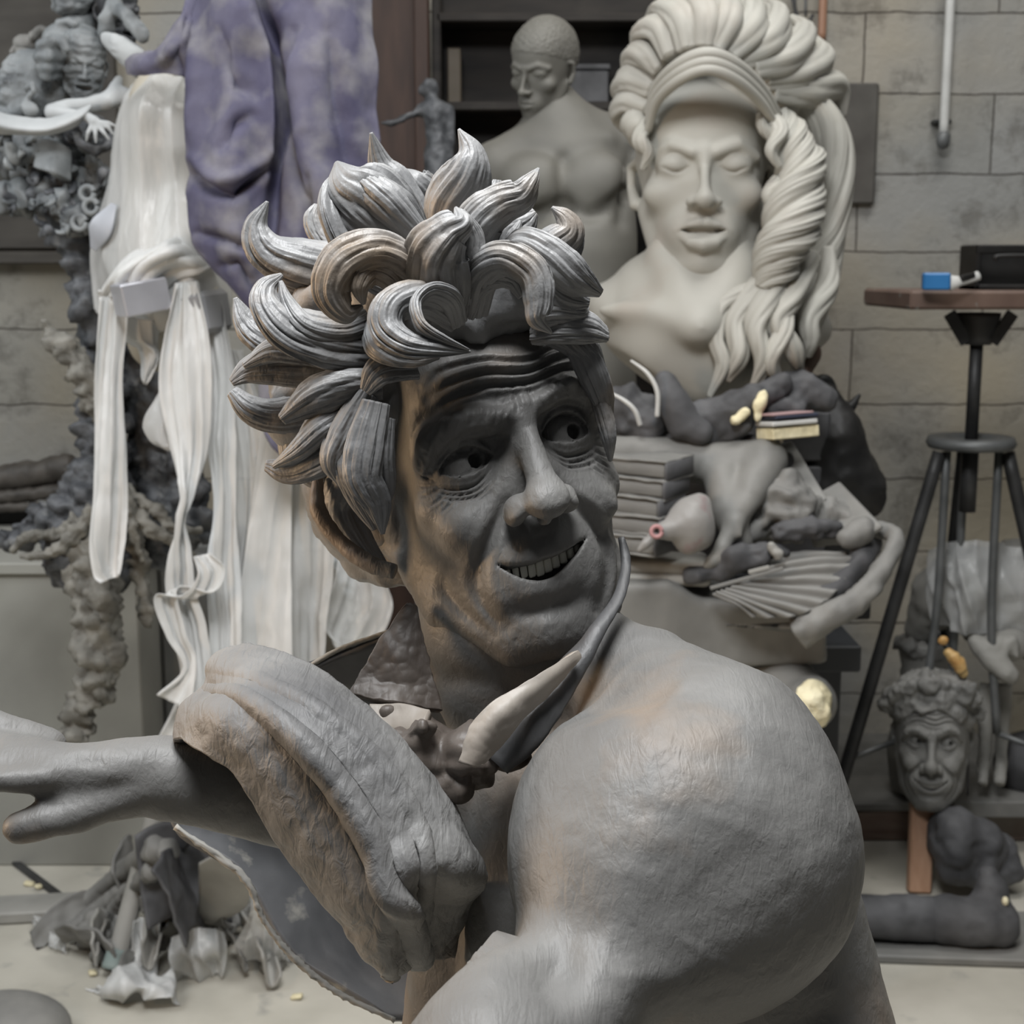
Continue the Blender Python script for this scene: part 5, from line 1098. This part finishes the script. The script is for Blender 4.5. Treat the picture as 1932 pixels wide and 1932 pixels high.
box('table_top', ((xa + xb) / 2, 3.06, ZT - .03), ((xb - xa) / 2 + .01, .27, .028), M['ind'], t)
ZB = P(1330, 775, 2.95)[2]
c = P(1370, 775, 3.05); hz = (ZB - ZT) / 2
t = empty('wooden_crate', (c[0], 3.1, ZT), 'dark wooden crate carrying the white bust, buried in cloths and clay', 'crate')
for k in range(4): box('slat', (c[0], 2.98, ZT + hz * (k + .5) / 2), (.21, .01, hz / 4 - .006), M['charcoal'], t)
box('body', (c[0], 3.12, ZT + hz), (.20, .12, hz), M['charcoal'], t)

def slab(name, pts, thick, m, lb, ct, **kw):
    V, F = sheet(px3(pts), kw.get('nr', 40), kw.get('nc', 40), thick, kw.get('wr', .003), kw.get('ws', 20), kw.get('ro', .0005)); return tag(part(name, V, F, m), lb, ct)
# block with a hollowed top edge
v = Vol(P(1080, 1240, 2.75) - .1, P(1560, 1060, 2.75) + .22, .0065)
RB = rotm(0, 0, .16)
cb = P(1330, 1168, 2.80)
v.brick(cb, (.215, .12, .070), RB, .014)
V, Q = v.mesh(1)
tp = V[:, 2] > cb[2] + .02; xx = (V[:, 0] - cb[0]) / .2
V[tp, 2] += (.035 * np.clip((-xx[tp] - .1) * 3, 0, 1) - .03 * np.clip(xx[tp] + .1, 0, 1))
N = normals(V, Q); V += N * (.003 * fbm(V, 14, 3))[:, None]
tag(part('clay_block', V, Q, M['dusty_mid']), 'big smooth grey clay block with a scooped top on the table edge', 'clay')
t = empty('slab_stack', P(1250, 1095, 2.72), 'two pale rounded plaster slabs stacked under the clay books', 'slab')
for k in range(2):
    v = Vol(P(1240, 1085 - 24 * k, 2.74) - .16, P(1240, 1085 - 24 * k, 2.74) + .16, .005); v.brick(P(1238 - 4 * k, 1083 - 22 * k, 2.74), (.105, .06, .0125), rotm(0, 0, -.1), .012); V, Q = v.mesh(1); part('slab', V, Q, M['dusty_light'], t)
# clay books
tilt = .10
for k in range(5):
    y = 1018 - 35.3 * k; x = 1196 + 5 * k + (3 * math.sin(k * 2.1)); c = P(x, y, 2.70); R_ = rotm(.03, 0, -.62 + .05 * math.sin(k * 3))
    t = empty('clay_book', c - (0, 0, .019), ['lowest clay book of the stack, partly behind the pink-stained lump', 'second clay book from the bottom of the stack', 'middle clay book of the stack of five', 'second clay book from the top of the stack', 'topmost clay book of the stack, with a bent cover'][k], 'book', 'stack of clay books')
    V, F = boxm((0, 0, 0), (.070, .046, .0145), None, .004); part('page_block', V @ R_.T + c, F, M['books'], t)
    for s in (-1, 1):
        rows = [[np.array([a, b, s * .0165 + .003 * math.sin(9 * a + k) + (.004 if k == 4 and s > 0 else 0) * (a > 0)]) @ R_.T + c for b in (-.05, 0, .05)] for a in (-.076, -.03, .03, .076)]
        V, F = sheet(rows, 20, 12, .0035, .0015, 40); part('cover', V, F, M['books'], t)
    V, F = boxm((.074, 0, 0), (.0035, .05, .0165), None, .003); part('spine', V @ R_.T + c, F, M['charcoal'], t)
# body of a clay animal lying over the books
lump('clay_animal', [[(1120, 855, 2.76, 34), (1220, 858, 2.78, 36), (1330, 872, 2.78, 42), (1430, 878, 2.76, 46)], [(1445, 868, 2.74, 40), (1415, 930, 2.70, 32), (1385, 985, 2.67, 20), (1362, 1035, 2.66, 12), (1342, 1062, 2.66, 12)],
                     [(1360, 900, 2.74, 34), (1375, 960, 2.70, 34), (1395, 1020, 2.70, 26), (1400, 1060, 2.72, 20)], [(1362, 1030, 2.66, 9), (1366, 1058, 2.66, 8)], [(1340, 1060, 2.65, 8), (1330, 1068, 2.65, 6)], [(1392, 985, 2.66, 7), (1396, 1010, 2.65, 5)]], .0055, M['dusty_mid'], .014, .002, 20)
tag(bpy.data.objects['clay_animal'], 'smooth grey clay animal hindquarters with a thin leg hanging over the books', 'sculpture')
t = empty('stained_lump', P(1280, 1045, 2.62), 'grey ham-shaped lump with a pink stain and a pink-ringed hole', 'clay')
PK = mat('pink_stained_clay', (.22, .21, .20), (.30, .29, .275), .5, 6, .1, 30, c3=(.22, .125, .13), s3=12, t3=(.54, .66))
lump('body', [((1305, 985, 2.62), (40, 48, 40)), [(1322, 950, 2.63, 18), (1300, 985, 2.62, 38), (1262, 1000, 2.6, 20), (1242, 1003, 2.59, 14)], [(1320, 1010, 2.62, 26), (1300, 1025, 2.62, 22)]], .004, PK, .02, .001, 30, t, cuts=[[(1238, 1003, 2.56, 5), (1248, 1003, 2.62, 4)]])
V, F = tube([P(1239 + 10 * math.cos(a), 1003 + 10 * math.sin(a), 2.575) for a in np.linspace(0, 6.1, 10)], [.004] * 10, n=40, m=10); part('pink_ring', V, F, mat('pink_wax', (.40, .20, .20), (.46, .27, .26)), t)
lump('tip', [[(1232, 1012, 2.585, 9), (1218, 1026, 2.58, 10), (1206, 1038, 2.58, 5)]], .003, PK, .01, .001, 30, t)
# dark cloths and clumps beneath the bust
GR = 'dark lumps heaped under the white bust'
HP = [
 ('clay_lump', [[(1130, 745, 2.8, 20), (1180, 760, 2.8, 30), (1230, 790, 2.8, 40)], ((1215, 800, 2.8), (60, 30, 40))], M['charcoal'], 'low dark lump at the left of the heap, under the white wires', 'clay', .012),
 ('clay_boot', [[(1255, 722, 2.76, 24), (1268, 755, 2.75, 30), (1290, 800, 2.75, 32), (1320, 815, 2.75, 28)]], M['charcoal'], 'smooth dark boot-like clay form at the bust\'s lower left edge', 'clay', .003),
 ('draped_cloth', [[(1310, 800, 2.77, 34), (1370, 780, 2.77, 34), (1420, 752, 2.77, 30), (1470, 730, 2.8, 24)], [(1330, 830, 2.77, 24), (1390, 810, 2.77, 26)]], M['charcoal'], 'dark grey cloth wrapped around the foot of the bust', 'cloth', .008),
 ('draped_cloth', [[(1460, 735, 2.84, 32), (1510, 735, 2.84, 40), (1550, 748, 2.84, 28)], [(1450, 765, 2.8, 20), (1500, 770, 2.8, 22)]], M['charcoal'], 'dark grey cloth bundle right of the bust over the papers', 'cloth', .008),
 ('clay_lump', [[(1455, 860, 2.8, 18), (1480, 870, 2.8, 16)], [(1410, 835, 2.8, 18), (1440, 845, 2.8, 16)]], M['charcoal'], 'small dark lump between the animal\'s back and the papers', 'clay', .006),
 ('crumpled_cloth', [[(1450, 930, 2.74, 34), (1490, 960, 2.74, 44), (1560, 985, 2.76, 40)], [(1440, 985, 2.72, 30), (1500, 1000, 2.72, 26)], ((1480, 950, 2.72), (50, 50, 40))], M['dusty'], 'crumpled grey clay-soaked cloth right of the animal\'s leg', 'cloth', .022),
 ('crumpled_cloth', [[(1470, 1005, 2.68, 22), (1530, 998, 2.68, 20), (1580, 1000, 2.7, 14)]], M['charcoal'], 'darker crumpled cloth roll in front of the grey one', 'cloth', .012),
 ('clay_scraps', [[(1385, 1055, 2.66, 26), (1430, 1050, 2.66, 22)], [(1300, 1085, 2.66, 14), (1360, 1080, 2.66, 20)], [(1450, 1035, 2.68, 18), (1480, 1040, 2.68, 12)]], M['charcoal'], 'dark clay scraps on the block under the animal\'s foot', 'clay', .010)]
for nm, pr, mm, lb, ct, am in HP:
    o = lump(nm, pr, .0058, mm, .02, am, 26, None); tag(o, lb, ct)
lump('bronze_knob', [((1530, 668, 2.95), (20, 26, 20)), [(1522, 690, 2.95, 14), (1515, 715, 2.95, 12)]], .006, mat('brown_bronze', (.06, .04, .03), (.12, .07, .05)), .01, .002, 40); tag(bpy.data.objects['bronze_knob'], 'small brown knob beside the end of the bust\'s hair', 'knob')
for lb, pts in (('white wire rising in front of the bust and curling down to the boot form', [(1190, 680, 2.72), (1222, 705, 2.71), (1240, 740, 2.71), (1240, 786, 2.72)]), ('white wire bent over the low lump beside the statue\'s cheek', [(1146, 738, 2.72), (1178, 756, 2.71), (1198, 775, 2.71), (1208, 802, 2.72)])):
    V, F = tube([P(*p) for p in pts], [.0022, .004, .0045, .005], n=40, m=10); tag(part('white_wire', V, F, M['white_paint']), lb, 'wire', 'white wires')
for lb, pr in (('upper slender cream foam piece on the dark cloth', [[(1442, 745, 2.74, 9), (1432, 765, 2.73, 11), (1430, 790, 2.73, 6)]]), ('lower rounded cream foam piece on the dark cloth', [[(1405, 778, 2.73, 10), (1388, 793, 2.73, 10)]]), ('pale crumb of foam beside the animal\'s foot', [[(1455, 1030, 2.64, 8), (1468, 1048, 2.64, 10)]])):
    tag(lump('foam_piece', pr, .0035, M['foam'] if 'crumb' not in lb else M['dusty_light'], .006, .003, 60), lb, 'foam', 'cream foam pieces')
t = empty('paper_stack', P(1490, 830, 2.72), 'small stack of white leaflets over a pale foam pad right of the bust', 'papers')
RP = CR @ rotm(.10, .30, .10)
for k, (c, hx, hy, m, nm) in enumerate((((1486, 815, 2.74), .050, .011, M['foam'], 'foam_pad'), ((1484, 797, 2.73), .049, .0045, M['white_paint'], 'leaflet'), ((1488, 785, 2.73), .046, .003, mat('ink_blue_cover', (.02, .025, .05), (.03, .035, .06)), 'leaflet'), ((1480, 780, 2.73), .044, .002, mat('dusty_pink_cover', (.35, .22, .22), (.42, .3, .3)), 'leaflet'))):
    V, F = boxm(P(*c), (hx, hy, .035), RP, .002); part(nm, V, F, m, t, False)
# boards and sticks
for nm, a, b, w_, th, m, lb in (
  ('leaning_board', (1478, 838, 2.84), (1545, 950, 2.72), .036, .010, M['dusty'], 'narrow grey board leaning behind the crumpled cloth'),
  ('leaning_board', (1560, 925, 2.80), (1640, 1010, 2.66), .060, .014, M['dusty'], 'wide grey board slanting down to the table corner'),
  ('thin_stick', (1458, 800, 2.72), (1476, 835, 2.72), .006, .005, M['dusty_light'], 'thin pale stick poking out below the papers'),
  ('thin_stick', (1340, 1110, 2.62), (1478, 1072, 2.62), .007, .005, M['dusty_mid'], 'long thin clay tool lying across the scooped block'),
  ('thin_stick', (1412, 1080, 2.62), (1452, 1070, 2.62), .008, .006, M['dusty_light'], 'short pale spatula above the long clay tool')):
    V, F = plank(P(*a), P(*b), w_, th, -FW); tag(part(nm, V, F, m, None, False), lb, 'board' if 'board' in nm else 'tool')
def pleat(V, N, nr, nc):
    u = np.tile(np.linspace(0, 1, nc), nr); return V + N * (.006 * np.sin(60 * u))[:, None]
V, F = sheet(px3([[(1590, 1040, 2.70), (1608, 1062, 2.66), (1575, 1120, 2.62), (1510, 1160, 2.6), (1420, 1165, 2.6)], [(1500, 1040, 2.70), (1510, 1070, 2.66), (1480, 1110, 2.63), (1430, 1135, 2.6), (1390, 1140, 2.6)], [(1420, 1060, 2.68), (1420, 1085, 2.66), (1390, 1105, 2.63), (1365, 1115, 2.62), (1345, 1120, 2.62)]]), 40, 90, .004, .003, 14, fn=pleat)
tag(part('fanned_pages', V, F, M['dusty_mid']), 'fan of stiff pleated grey pages spread over the clay block', 'pages')
# carved clay armchair edge sweeping round the table corner
t = empty('scrolled_frame', P(1600, 1180, 2.7), 'dark clay scrolled frame curving round the right corner of the table', 'sculpture')
strand('rail', [(1505, 1195, 2.62), (1560, 1165, 2.60), (1620, 1130, 2.60), (1660, 1080, 2.62), (1690, 1020, 2.66), (1668, 1000, 2.70), (1625, 1000, 2.72)], [30, 26, 24, 20, 17, 16, 18], M['dusty'], t, n=80, ridge=.12, rough=.15, nr=4)
lump('inner_panel', [[(1600, 1090, 2.66, 26), (1560, 1120, 2.64, 24), (1530, 1160, 2.63, 20)], [(1620, 1060, 2.68, 24), (1640, 1020, 2.72, 20)]], .006, M['charcoal'], .02, .006, 24, t)
lump('corner_knob', [[(1625, 1000, 2.68, 26), (1600, 1015, 2.67, 22)]], .006, M['dusty'], .02, .006, 24, t)
# stump with raw foam end
t = empty('foam_stump', P(1490, 1390, 2.72), 'grey clay limb stump with its cream foam core showing, under the table edge', 'sculpture')
lump('body', [((1455, 1310, 2.8), (88, 82, 80)), [(1480, 1310, 2.76, 72), (1525, 1325, 2.68, 54)]], .0065, M['dusty'], .03, .002, 24, t)
lump('foam_core', [((1533, 1330, 2.62), (42, 45, 26), (0, .35, 0))], .0035, M['foam'], .005, .008, 38, t, cuts=[[(1530, 1332, 2.55, 4), (1530, 1332, 2.66, 3)]])
c = P(1480, 1392, 2.76); box('support_block', (c[0], c[1], c[2] / 2), (.07, .05, c[2] / 2), M['ind'], t)
# black horned head
t = empty('horned_head', P(1590, 980, 3.05), 'glossy black horned clay head facing right beyond the papers', 'sculpture')
d = 3.05
lump('head', [((1570, 860, d), (55, 90, 60)), [(1570, 800, d, 40), (1590, 860, d, 46), (1625, 920, d, 48), (1632, 935, d, 42)], ((1590, 820, d - .03), (30, 34, 30)), [(1545, 750, d, 34), (1530, 720, d, 20)], [(1560, 940, d, 40), (1590, 990, d, 30)]], .008, M['black'], .04, .006, 20, t, cuts=[((1612, 870, d - .1), (12, 10, 20))])
for nm, p, r in (('horn', [(1565, 800, d), (1586, 772, d), (1604, 768, d), (1622, 744, d)], [20, 16, 11, 3]), ('ear', [(1590, 830, d), (1606, 818, d), (1612, 800, d), (1604, 790, d)], [12, 13, 10, 5]), ('crest', [(1530, 740, d), (1545, 722, d), (1560, 720, d), (1575, 735, d)], [12, 14, 12, 6])):
    strand(nm, p, r, M['black'], t, n=30, m=20, ridge=.1)
c = P(1590, 985, d); box('stand_block', (c[0], c[1] + .05, (ZT + c[2]) / 2), (.07, .05, (c[2] - ZT) / 2), M['black'], t)

# ---------------------------------------------------------------- modelling stand at the right
t = empty('modelling_stand', ON(1880, 1640) , 'tall modelling stand with paint-spotted wooden top and steel tripod legs', 'stand'); STD = t
TOPM = mat('paint_spotted_wood', (.11, .07, .055), (.17, .115, .09), .6, 8, .2, 30, c3=(.32, .36, .34), s3=26, t3=(.64, .7))
d = 3.2
a = P(1704, 548, d); b = P(2050, 556, d); zt = a[2]; zb = P(1704, 584, d)[2]
V, F = boxm(((a[0] + b[0]) / 2, a[1] + .16, (zt + zb) / 2), ((b[0] - a[0]) / 2, .18, (zt - zb) / 2), rotm(0, 0, .05), .006); part('table_top', V, F, TOPM, t, False)
cx = P(1884, 640, d); ax_ = np.array([cx[0], cx[1] + .15, 0])
D2 = (ax_ - CAM) @ FW
def zpx(py): 
    v_ = FW + UP * ((966 - py) / FPX); return (CAM + v_ * (ax_[1] / v_[1]))[2]
za, zb_, zc, zd = zpx(590), zpx(650), zpx(835), zpx(965)
V, F = lathe([(.0, 0), (.034, 0), (.036, .02), (.052, za - zb_ - .01), (.052, za - zb_)], (ax_[0], ax_[1], zb_), 24); part('hub', V, F, M['metal_dark'], t)
for s in (-1, 1):
    V, F = plank((ax_[0] + s * .03, ax_[1] - .02, zb_ + .005), (ax_[0] + s * .075, ax_[1] - .02, za), .03, .008, (0, 1, 0)); part('bracket', V, F, M['metal_dark'], t, False)
V, F = lathe([(.0155, 0), (.0155, zb_ - zc + .02)], (ax_[0], ax_[1], zc), 20); part('post', V, F, M['metal_dark'], t)
V, F = lathe([(.05, -.012), (.100, -.012), (.106, 0), (.100, .014), (.06, .014), (.05, .006)], (ax_[0], ax_[1], zc), 48); part('collar_ring', V, F, M['metal'], t)
V, F = lathe([(.020, 0), (.020, zc - zd)], (ax_[0], ax_[1], zd), 20); part('sleeve', V, F, M['metal_dark'], t)
foot = ON(1625, 1420, 0)
feet = [(ax_ + np.array([-.36, -.10, 0])), (ax_ + np.array([.34, -.14, 0])), (ax_ + np.array([.05, .36, 0]))]
zl = zc - .02
for i, f_ in enumerate(feet):
    dr = (f_ - ax_); dr = dr / np.linalg.norm(dr); tpt = np.array([ax_[0], ax_[1], zl]) + dr * .085
    e_ = AT(1690, 1180, ax_[1] - .08) if i == 0 else None
    lo = np.array([f_[0], f_[1], .012])
    V, F = tube([tpt, (tpt + lo) / 2, lo], [.0165] * 3, n=20, m=16); L1 = part('leg', V, F, M['metal_dark'], t)
    V, F = tube([lo + (0, 0, .02), lo - (0, 0, .011)], [.02, .022], n=4, m=16); part('rubber_foot', V, F, M['black'], L1)
    mid = np.array([ax_[0], ax_[1], zd - .55]) + dr * .10
    V, F = tube([tpt - dr * .02, np.array([ax_[0], ax_[1], zd - .25]) + dr * .07, mid], [.0105] * 3, n=12, m=12); part('inner_tube', V, F, M['metal'], t)
    q = tpt + (lo - tpt) * .72; V, F = tube([mid, q], [.007, .007], n=4, m=10); part('brace', V, F, M['metal'], t)
# things on the stand top
t = empty('black_case', P(1900, 545, 3.3), 'black open-fronted box standing on the modelling stand', 'box')
a = P(1836, 462, 3.28); b = P(2010, 546, 3.28); w2 = (b[0] - a[0]) / 2; cz = (zt + a[2]) / 2; hz = (a[2] - zt) / 2; cx2 = (a[0] + b[0]) / 2; cy2 = a[1] + .03
box('back', (cx2, cy2 + .06, cz), (w2, .006, hz), M['black'], t); box('base', (cx2, cy2, zt + .006), (w2, .06, .006), M['black'], t)
for s in (-1, 1): box('side', (cx2 + s * (w2 - .006), cy2, cz), (.006, .06, hz), M['black'], t)
box('front_rim', (cx2, cy2 - .055, cz + hz * .80), (w2, .006, hz * .2), M['black'], t); V, F = tube([(cx2 - w2 * .6, cy2 - .065, cz + hz * .3), (cx2 - w2 * .55, cy2 - .07, cz + hz * .5), (cx2 + w2 * .3, cy2 - .07, cz + hz * .5), (cx2 + w2 * .35, cy2 - .065, cz + hz * .3)], [.005] * 4, n=30, m=8); part('handle', V, F, M['metal_dark'], t)
t = empty('blue_brush', P(1790, 545, 3.18), 'paintbrush with blue bristle guard and white handle lying on the modelling stand', 'brush')
a = P(1740, 528, 3.14); b = P(1792, 531, 3.13); a[2] = b[2] = zt + .021
V, F = plank(a, b, .040, .038, bev=.004); part('blue_sleeve', V, F, mat('blue_plastic', (.02, .14, .36), (.03, .18, .44), .4, bump=.05), t, False)
strand('handle', [(1790, 534, 3.13), (1806, 531, 3.13), (1820, 529, 3.14), (1846, 520, 3.16)], [16, 11, 8, 9], M['white_paint'], t, flat=.6)
V, F = plank(P(1812, 526, 3.125), P(1838, 519, 3.15), .010, .014); part('grip', V, F, M['black'], t, False)

# ---------------------------------------------------------------- plastic-wrapped lump and horse head behind the stand
t = empty('wrapped_horse', P(1850, 1500, 3.7), 'plastic-wrapped plaster horse figure behind the modelling stand', 'sculpture')
d = 3.62
lump('wrapped_body', [((1825, 1105, d), (72, 80, 70)), ((1915, 1110, d), (60, 90, 70)), [(1860, 1180, d, 46), (1960, 1200, d, 50)], [(1760, 1130, d + .05, 40), (1740, 1180, d + .1, 30)]], .009, M['dusty_light'], .04, .02, 12, t)
V, F = sheet(px3([[(1745, 1040, d - .06), (1790, 1018, d - .12), (1850, 1020, d - .14), (1935, 1030, d - .12)], [(1748, 1110, d - .08), (1800, 1110, d - .17), (1850, 1110, d - .18), (1940, 1110, d - .15)], [(1765, 1180, d - .06), (1810, 1195, d - .13), (1860, 1200, d - .13), (1940, 1200, d - .12)]]), 60, 60, .002, .02, 9, fn=folds(.01, 5, 1.2)); part('film', V, F, M['film_clear'], t)
lump('horse_head', [[(1905, 1215, d - .1, 34), (1865, 1225, d - .15, 26), (1885, 1255, d - .16, 22), (1905, 1275, d - .17, 17)], [(1840, 1212, d - .15, 14), (1862, 1240, d - .17, 16), (1895, 1270, d - .18, 14)], [(1895, 1225, d - .16, 9), (1912, 1205, d - .16, 8), (1918, 1240, d - .16, 4)]], .006, M['dusty_light'], .015, .002, 40, t, cuts=[((1858, 1228, d - .21), (6, 4, 12)), ((1892, 1268, d - .23), (8, 3, 10))])
for x0, x1 in ((1862, 1858), (1895, 1890)):
    V, F = tube([P(x0, 1290, d), P(x1, 1400, d), P(x1 - 4, 1480, d - .05)], [.022, .016, .014], n=30, m=16, rough=.2); part('leg', V, F, M['dusty_light'], t)
q = P(1870, 1490, 3.66); zq = AT(1560, 1515, 3.5)[2]; V, F = boxm((q[0], q[1], (q[2] + zq) / 2 - .005), (.12, .07, max(.012, (q[2] - zq) / 2))); part('base', V, F, M['dusty'], t, False)
lump('orange_lump', [((1779, 1208, 3.4), (9, 9, 8)), [(1790, 1232, 3.4, 9), (1806, 1250, 3.4, 14), (1818, 1272, 3.4, 7)], [(1800, 1240, 3.39, 10), (1812, 1262, 3.39, 9)]], .0035, M['orange'], .006, .003, 50); tag(bpy.data.objects['orange_lump'], 'small orange and cream wax lump beside the horse head', 'wax')
V, F = tube([P(1770, 1190, 3.42), P(1782, 1220, 3.42), P(1800, 1235, 3.42), P(1822, 1282, 3.42), P(1826, 1400, 3.44), P(1826, 1500, 3.45)], [.003] * 6, n=30, m=8); tag(part('armature_wire', V, F, M['metal_dark']), 'thin dark wire carrying the orange wax lump', 'wire')
# clay vase neck behind the small head
t = empty('clay_vase', P(1735, 1330, 3.55), 'grey clay vase with banded rim behind the small grinning head', 'vase')
zp = AT(1560, 1515, 3.5)[2]; c = P(1735, 1400, 3.72); z0 = zp; zr = P(1735, 1195, 3.72)[2]; H_ = zr - z0
V, F = lathe([(.03, 0), (.07, .05 * H_), (.085, .3 * H_), (.065, .55 * H_), (.055, .72 * H_), (.060, .78 * H_), (.056, .82 * H_), (.064, .9 * H_), (.072, .97 * H_), (.066, H_), (.052, .98 * H_), (.046, .8 * H_)], (c[0], c[1], z0), 40); part('body', V, F, M['dusty_mid'], t)
strand('rim_cloth', [(1688, 1212, 3.65), (1720, 1222, 3.63), (1755, 1235, 3.63), (1782, 1240, 3.65)], [12, 16, 16, 8], M['dusty'], t, rough=.3)

# ---------------------------------------------------------------- small grinning head on a timber post
t = empty('small_head', P(1750, 1680, 3.38), 'small grinning clay head with curly hair on a raw timber post', 'sculpture')
def widen(A):
    A = np.array(A, float); k_ = np.exp(-((A[:, 1] + 7) / 1.9) ** 2) * np.exp(-(A[:, 0] / 4.2) ** 4) * (A[:, 2] > -3)
    A[:, 0] += .34 * A[:, 0] * k_; A[:, 1] += .03 * A[:, 0] ** 2 * k_ - .25 * k_; return A * [.93, 1.06, 1]
sub = widen(hv)
SR = head_rot(math.radians(-17), math.radians(-1), math.radians(-2)); sc_ = P(1758, 1402, 3.36)
part('head', place_head(sub, SR, sc_, 1.26), hq, M['dusty_mid'], t)
part('teeth', place_head(widen(TEETH[0] + [0, 0, .45]), SR, sc_, 1.26), TEETH[1], M['dusty_light'], t)
v = Vol((-12, -4, -20), (12, 16, 4), .35)
v.blob((0, 6.5, -8), (9, 7.5, 10)); rr = random.Random(3)
for i in range(46):
    a_ = rr.uniform(0, math.pi); b_ = rr.uniform(-.2, 1.4); v.blob((9.2 * math.cos(a_) * (1 if b_ < 1 else .6), 5.5 + 6.3 * math.sin(a_), -6 + 5.2 * math.cos(b_ * 1.4) * math.sin(a_) + rr.uniform(-1.5, 1.5)), rr.uniform(1.3, 2.5), .5)
v.blob((0, .6, 0), (6.4, 6.0, 5), .5, mode=-1)
V, Q = v.mesh(1); N = normals(V, Q); V += N * (.8 * fbm(V, .5, 3))[:, None]
part('hair', place_head(V * [.93, .96, 1], SR, sc_, 1.26), Q, M['dusty'], t)
V, F = plank(ON(1733, 1684, .0) + (0, 0, .002), P(1740, 1500, 3.42), .054, .032, -FW); part('post', V, F, M['raw_wood'], t, False)
# low platform and the things in front of it
a = AT(1560, 1515, 3.5); b = AT(2080, 1515, 3.5); zp = a[2]
t = empty('low_platform', ((a[0] + b[0]) / 2, 3.7, 0), 'low dusty brown wooden platform behind the timber post', 'platform')
box('deck', ((a[0] + b[0]) / 2, 3.78, zp - .012), ((b[0] - a[0]) / 2, .28, .012), M['dusty'], t)
box('front_board', ((a[0] + b[0]) / 2, 3.515, (zp - .024) / 2), ((b[0] - a[0]) / 2, .012, (zp - .026) / 2), M['platform_wood'], t)
box('back_board', ((a[0] + b[0]) / 2, 4.04, (zp - .024) / 2), ((b[0] - a[0]) / 2, .012, (zp - .026) / 2), M['platform_wood'], t)
def onp(px, py): return ON(px, py, zp)
c = onp(1955, 1512); V, F = lathe([(0, -.09)] + [(.09 * math.cos(a_), .09 * math.sin(a_)) for a_ in np.linspace(-1.4, 1.4, 14)], (c[0] - .015, c[1] + .03, zp + .09), 40); tag(part('clay_ball', V, F, M['charcoal']), 'smooth dark grey clay ball cut off by the right edge', 'ball')
for lb, pr, am in (('dark rounded clay head lying behind the timber post', [((1800, 1585, 3.36), (48, 62, 50)), ((1845, 1600, 3.38), (55, 60, 50)), [(1790, 1640, 3.36, 26), (1850, 1640, 3.36, 34)]], .010), ('dark knobbly clay lump at the right end of the heap', [((1885, 1610, 3.40), (34, 44, 34)), [(1900, 1640, 3.38, 26), (1860, 1650, 3.36, 20)]], .012)):
    o = lump('clay_lump', pr, .0065, M['charcoal'], .02, am, 18, post=lambda V, Q: np.column_stack([V[:, :2], np.maximum(V[:, 2], .002)])); tag(o, lb, 'clay')
c = ON(1780, 1800); V, F = boxm((c[0] + .06, c[1] + .06, .011), (.36, .12, .010), rotm(0, 0, -.07)); tag(part('flat_board', V, F, M['dusty_mid'], None, False), 'flat pale board on the floor carrying the severed clay leg', 'board')
t = empty('leg_sculpture', ON(1780, 1785), 'dark clay lower leg with upturned foot lying on the flat board', 'sculpture')
zz = lambda V, Q: np.column_stack([V[:, :2], np.maximum(V[:, 2], .022)])
lump('leg', [[(1590, 1725, 3.12, 38), (1680, 1730, 3.12, 40), (1690, 1730, 3.12, 43), (1780, 1735, 3.12, 42)]], .0055, M['charcoal'], .008, .002, 24, t, post=zz)
lump('foot', [[(1785, 1735, 3.11, 46), (1850, 1738, 3.10, 48), (1880, 1740, 3.10, 44)], [(1862, 1720, 3.12, 40), (1870, 1680, 3.13, 32), (1865, 1650, 3.14, 20)]], .0055, M['charcoal'], .012, .003, 24, t, post=zz)
lump('foam_end', [((1896, 1700, 3.08), (6, 9, 8)), ((1893, 1762, 3.07), (9, 6, 8)), ((1898, 1725, 3.07), (4, 8, 6))], .003, M['foam'], .002, .001, 60, t)
V, F = tube([ON(1652, 1806, .004), ON(1664, 1800, .006), ON(1680, 1796, .004)], [.004, .012, .002], n=16, m=14, flat=.3); V[:, 2] = np.maximum(V[:, 2], .001); tag(part('orange_leaf', V, F, M['orange']), 'small orange leaf-like chip on the floor by the shoulder', 'chip')
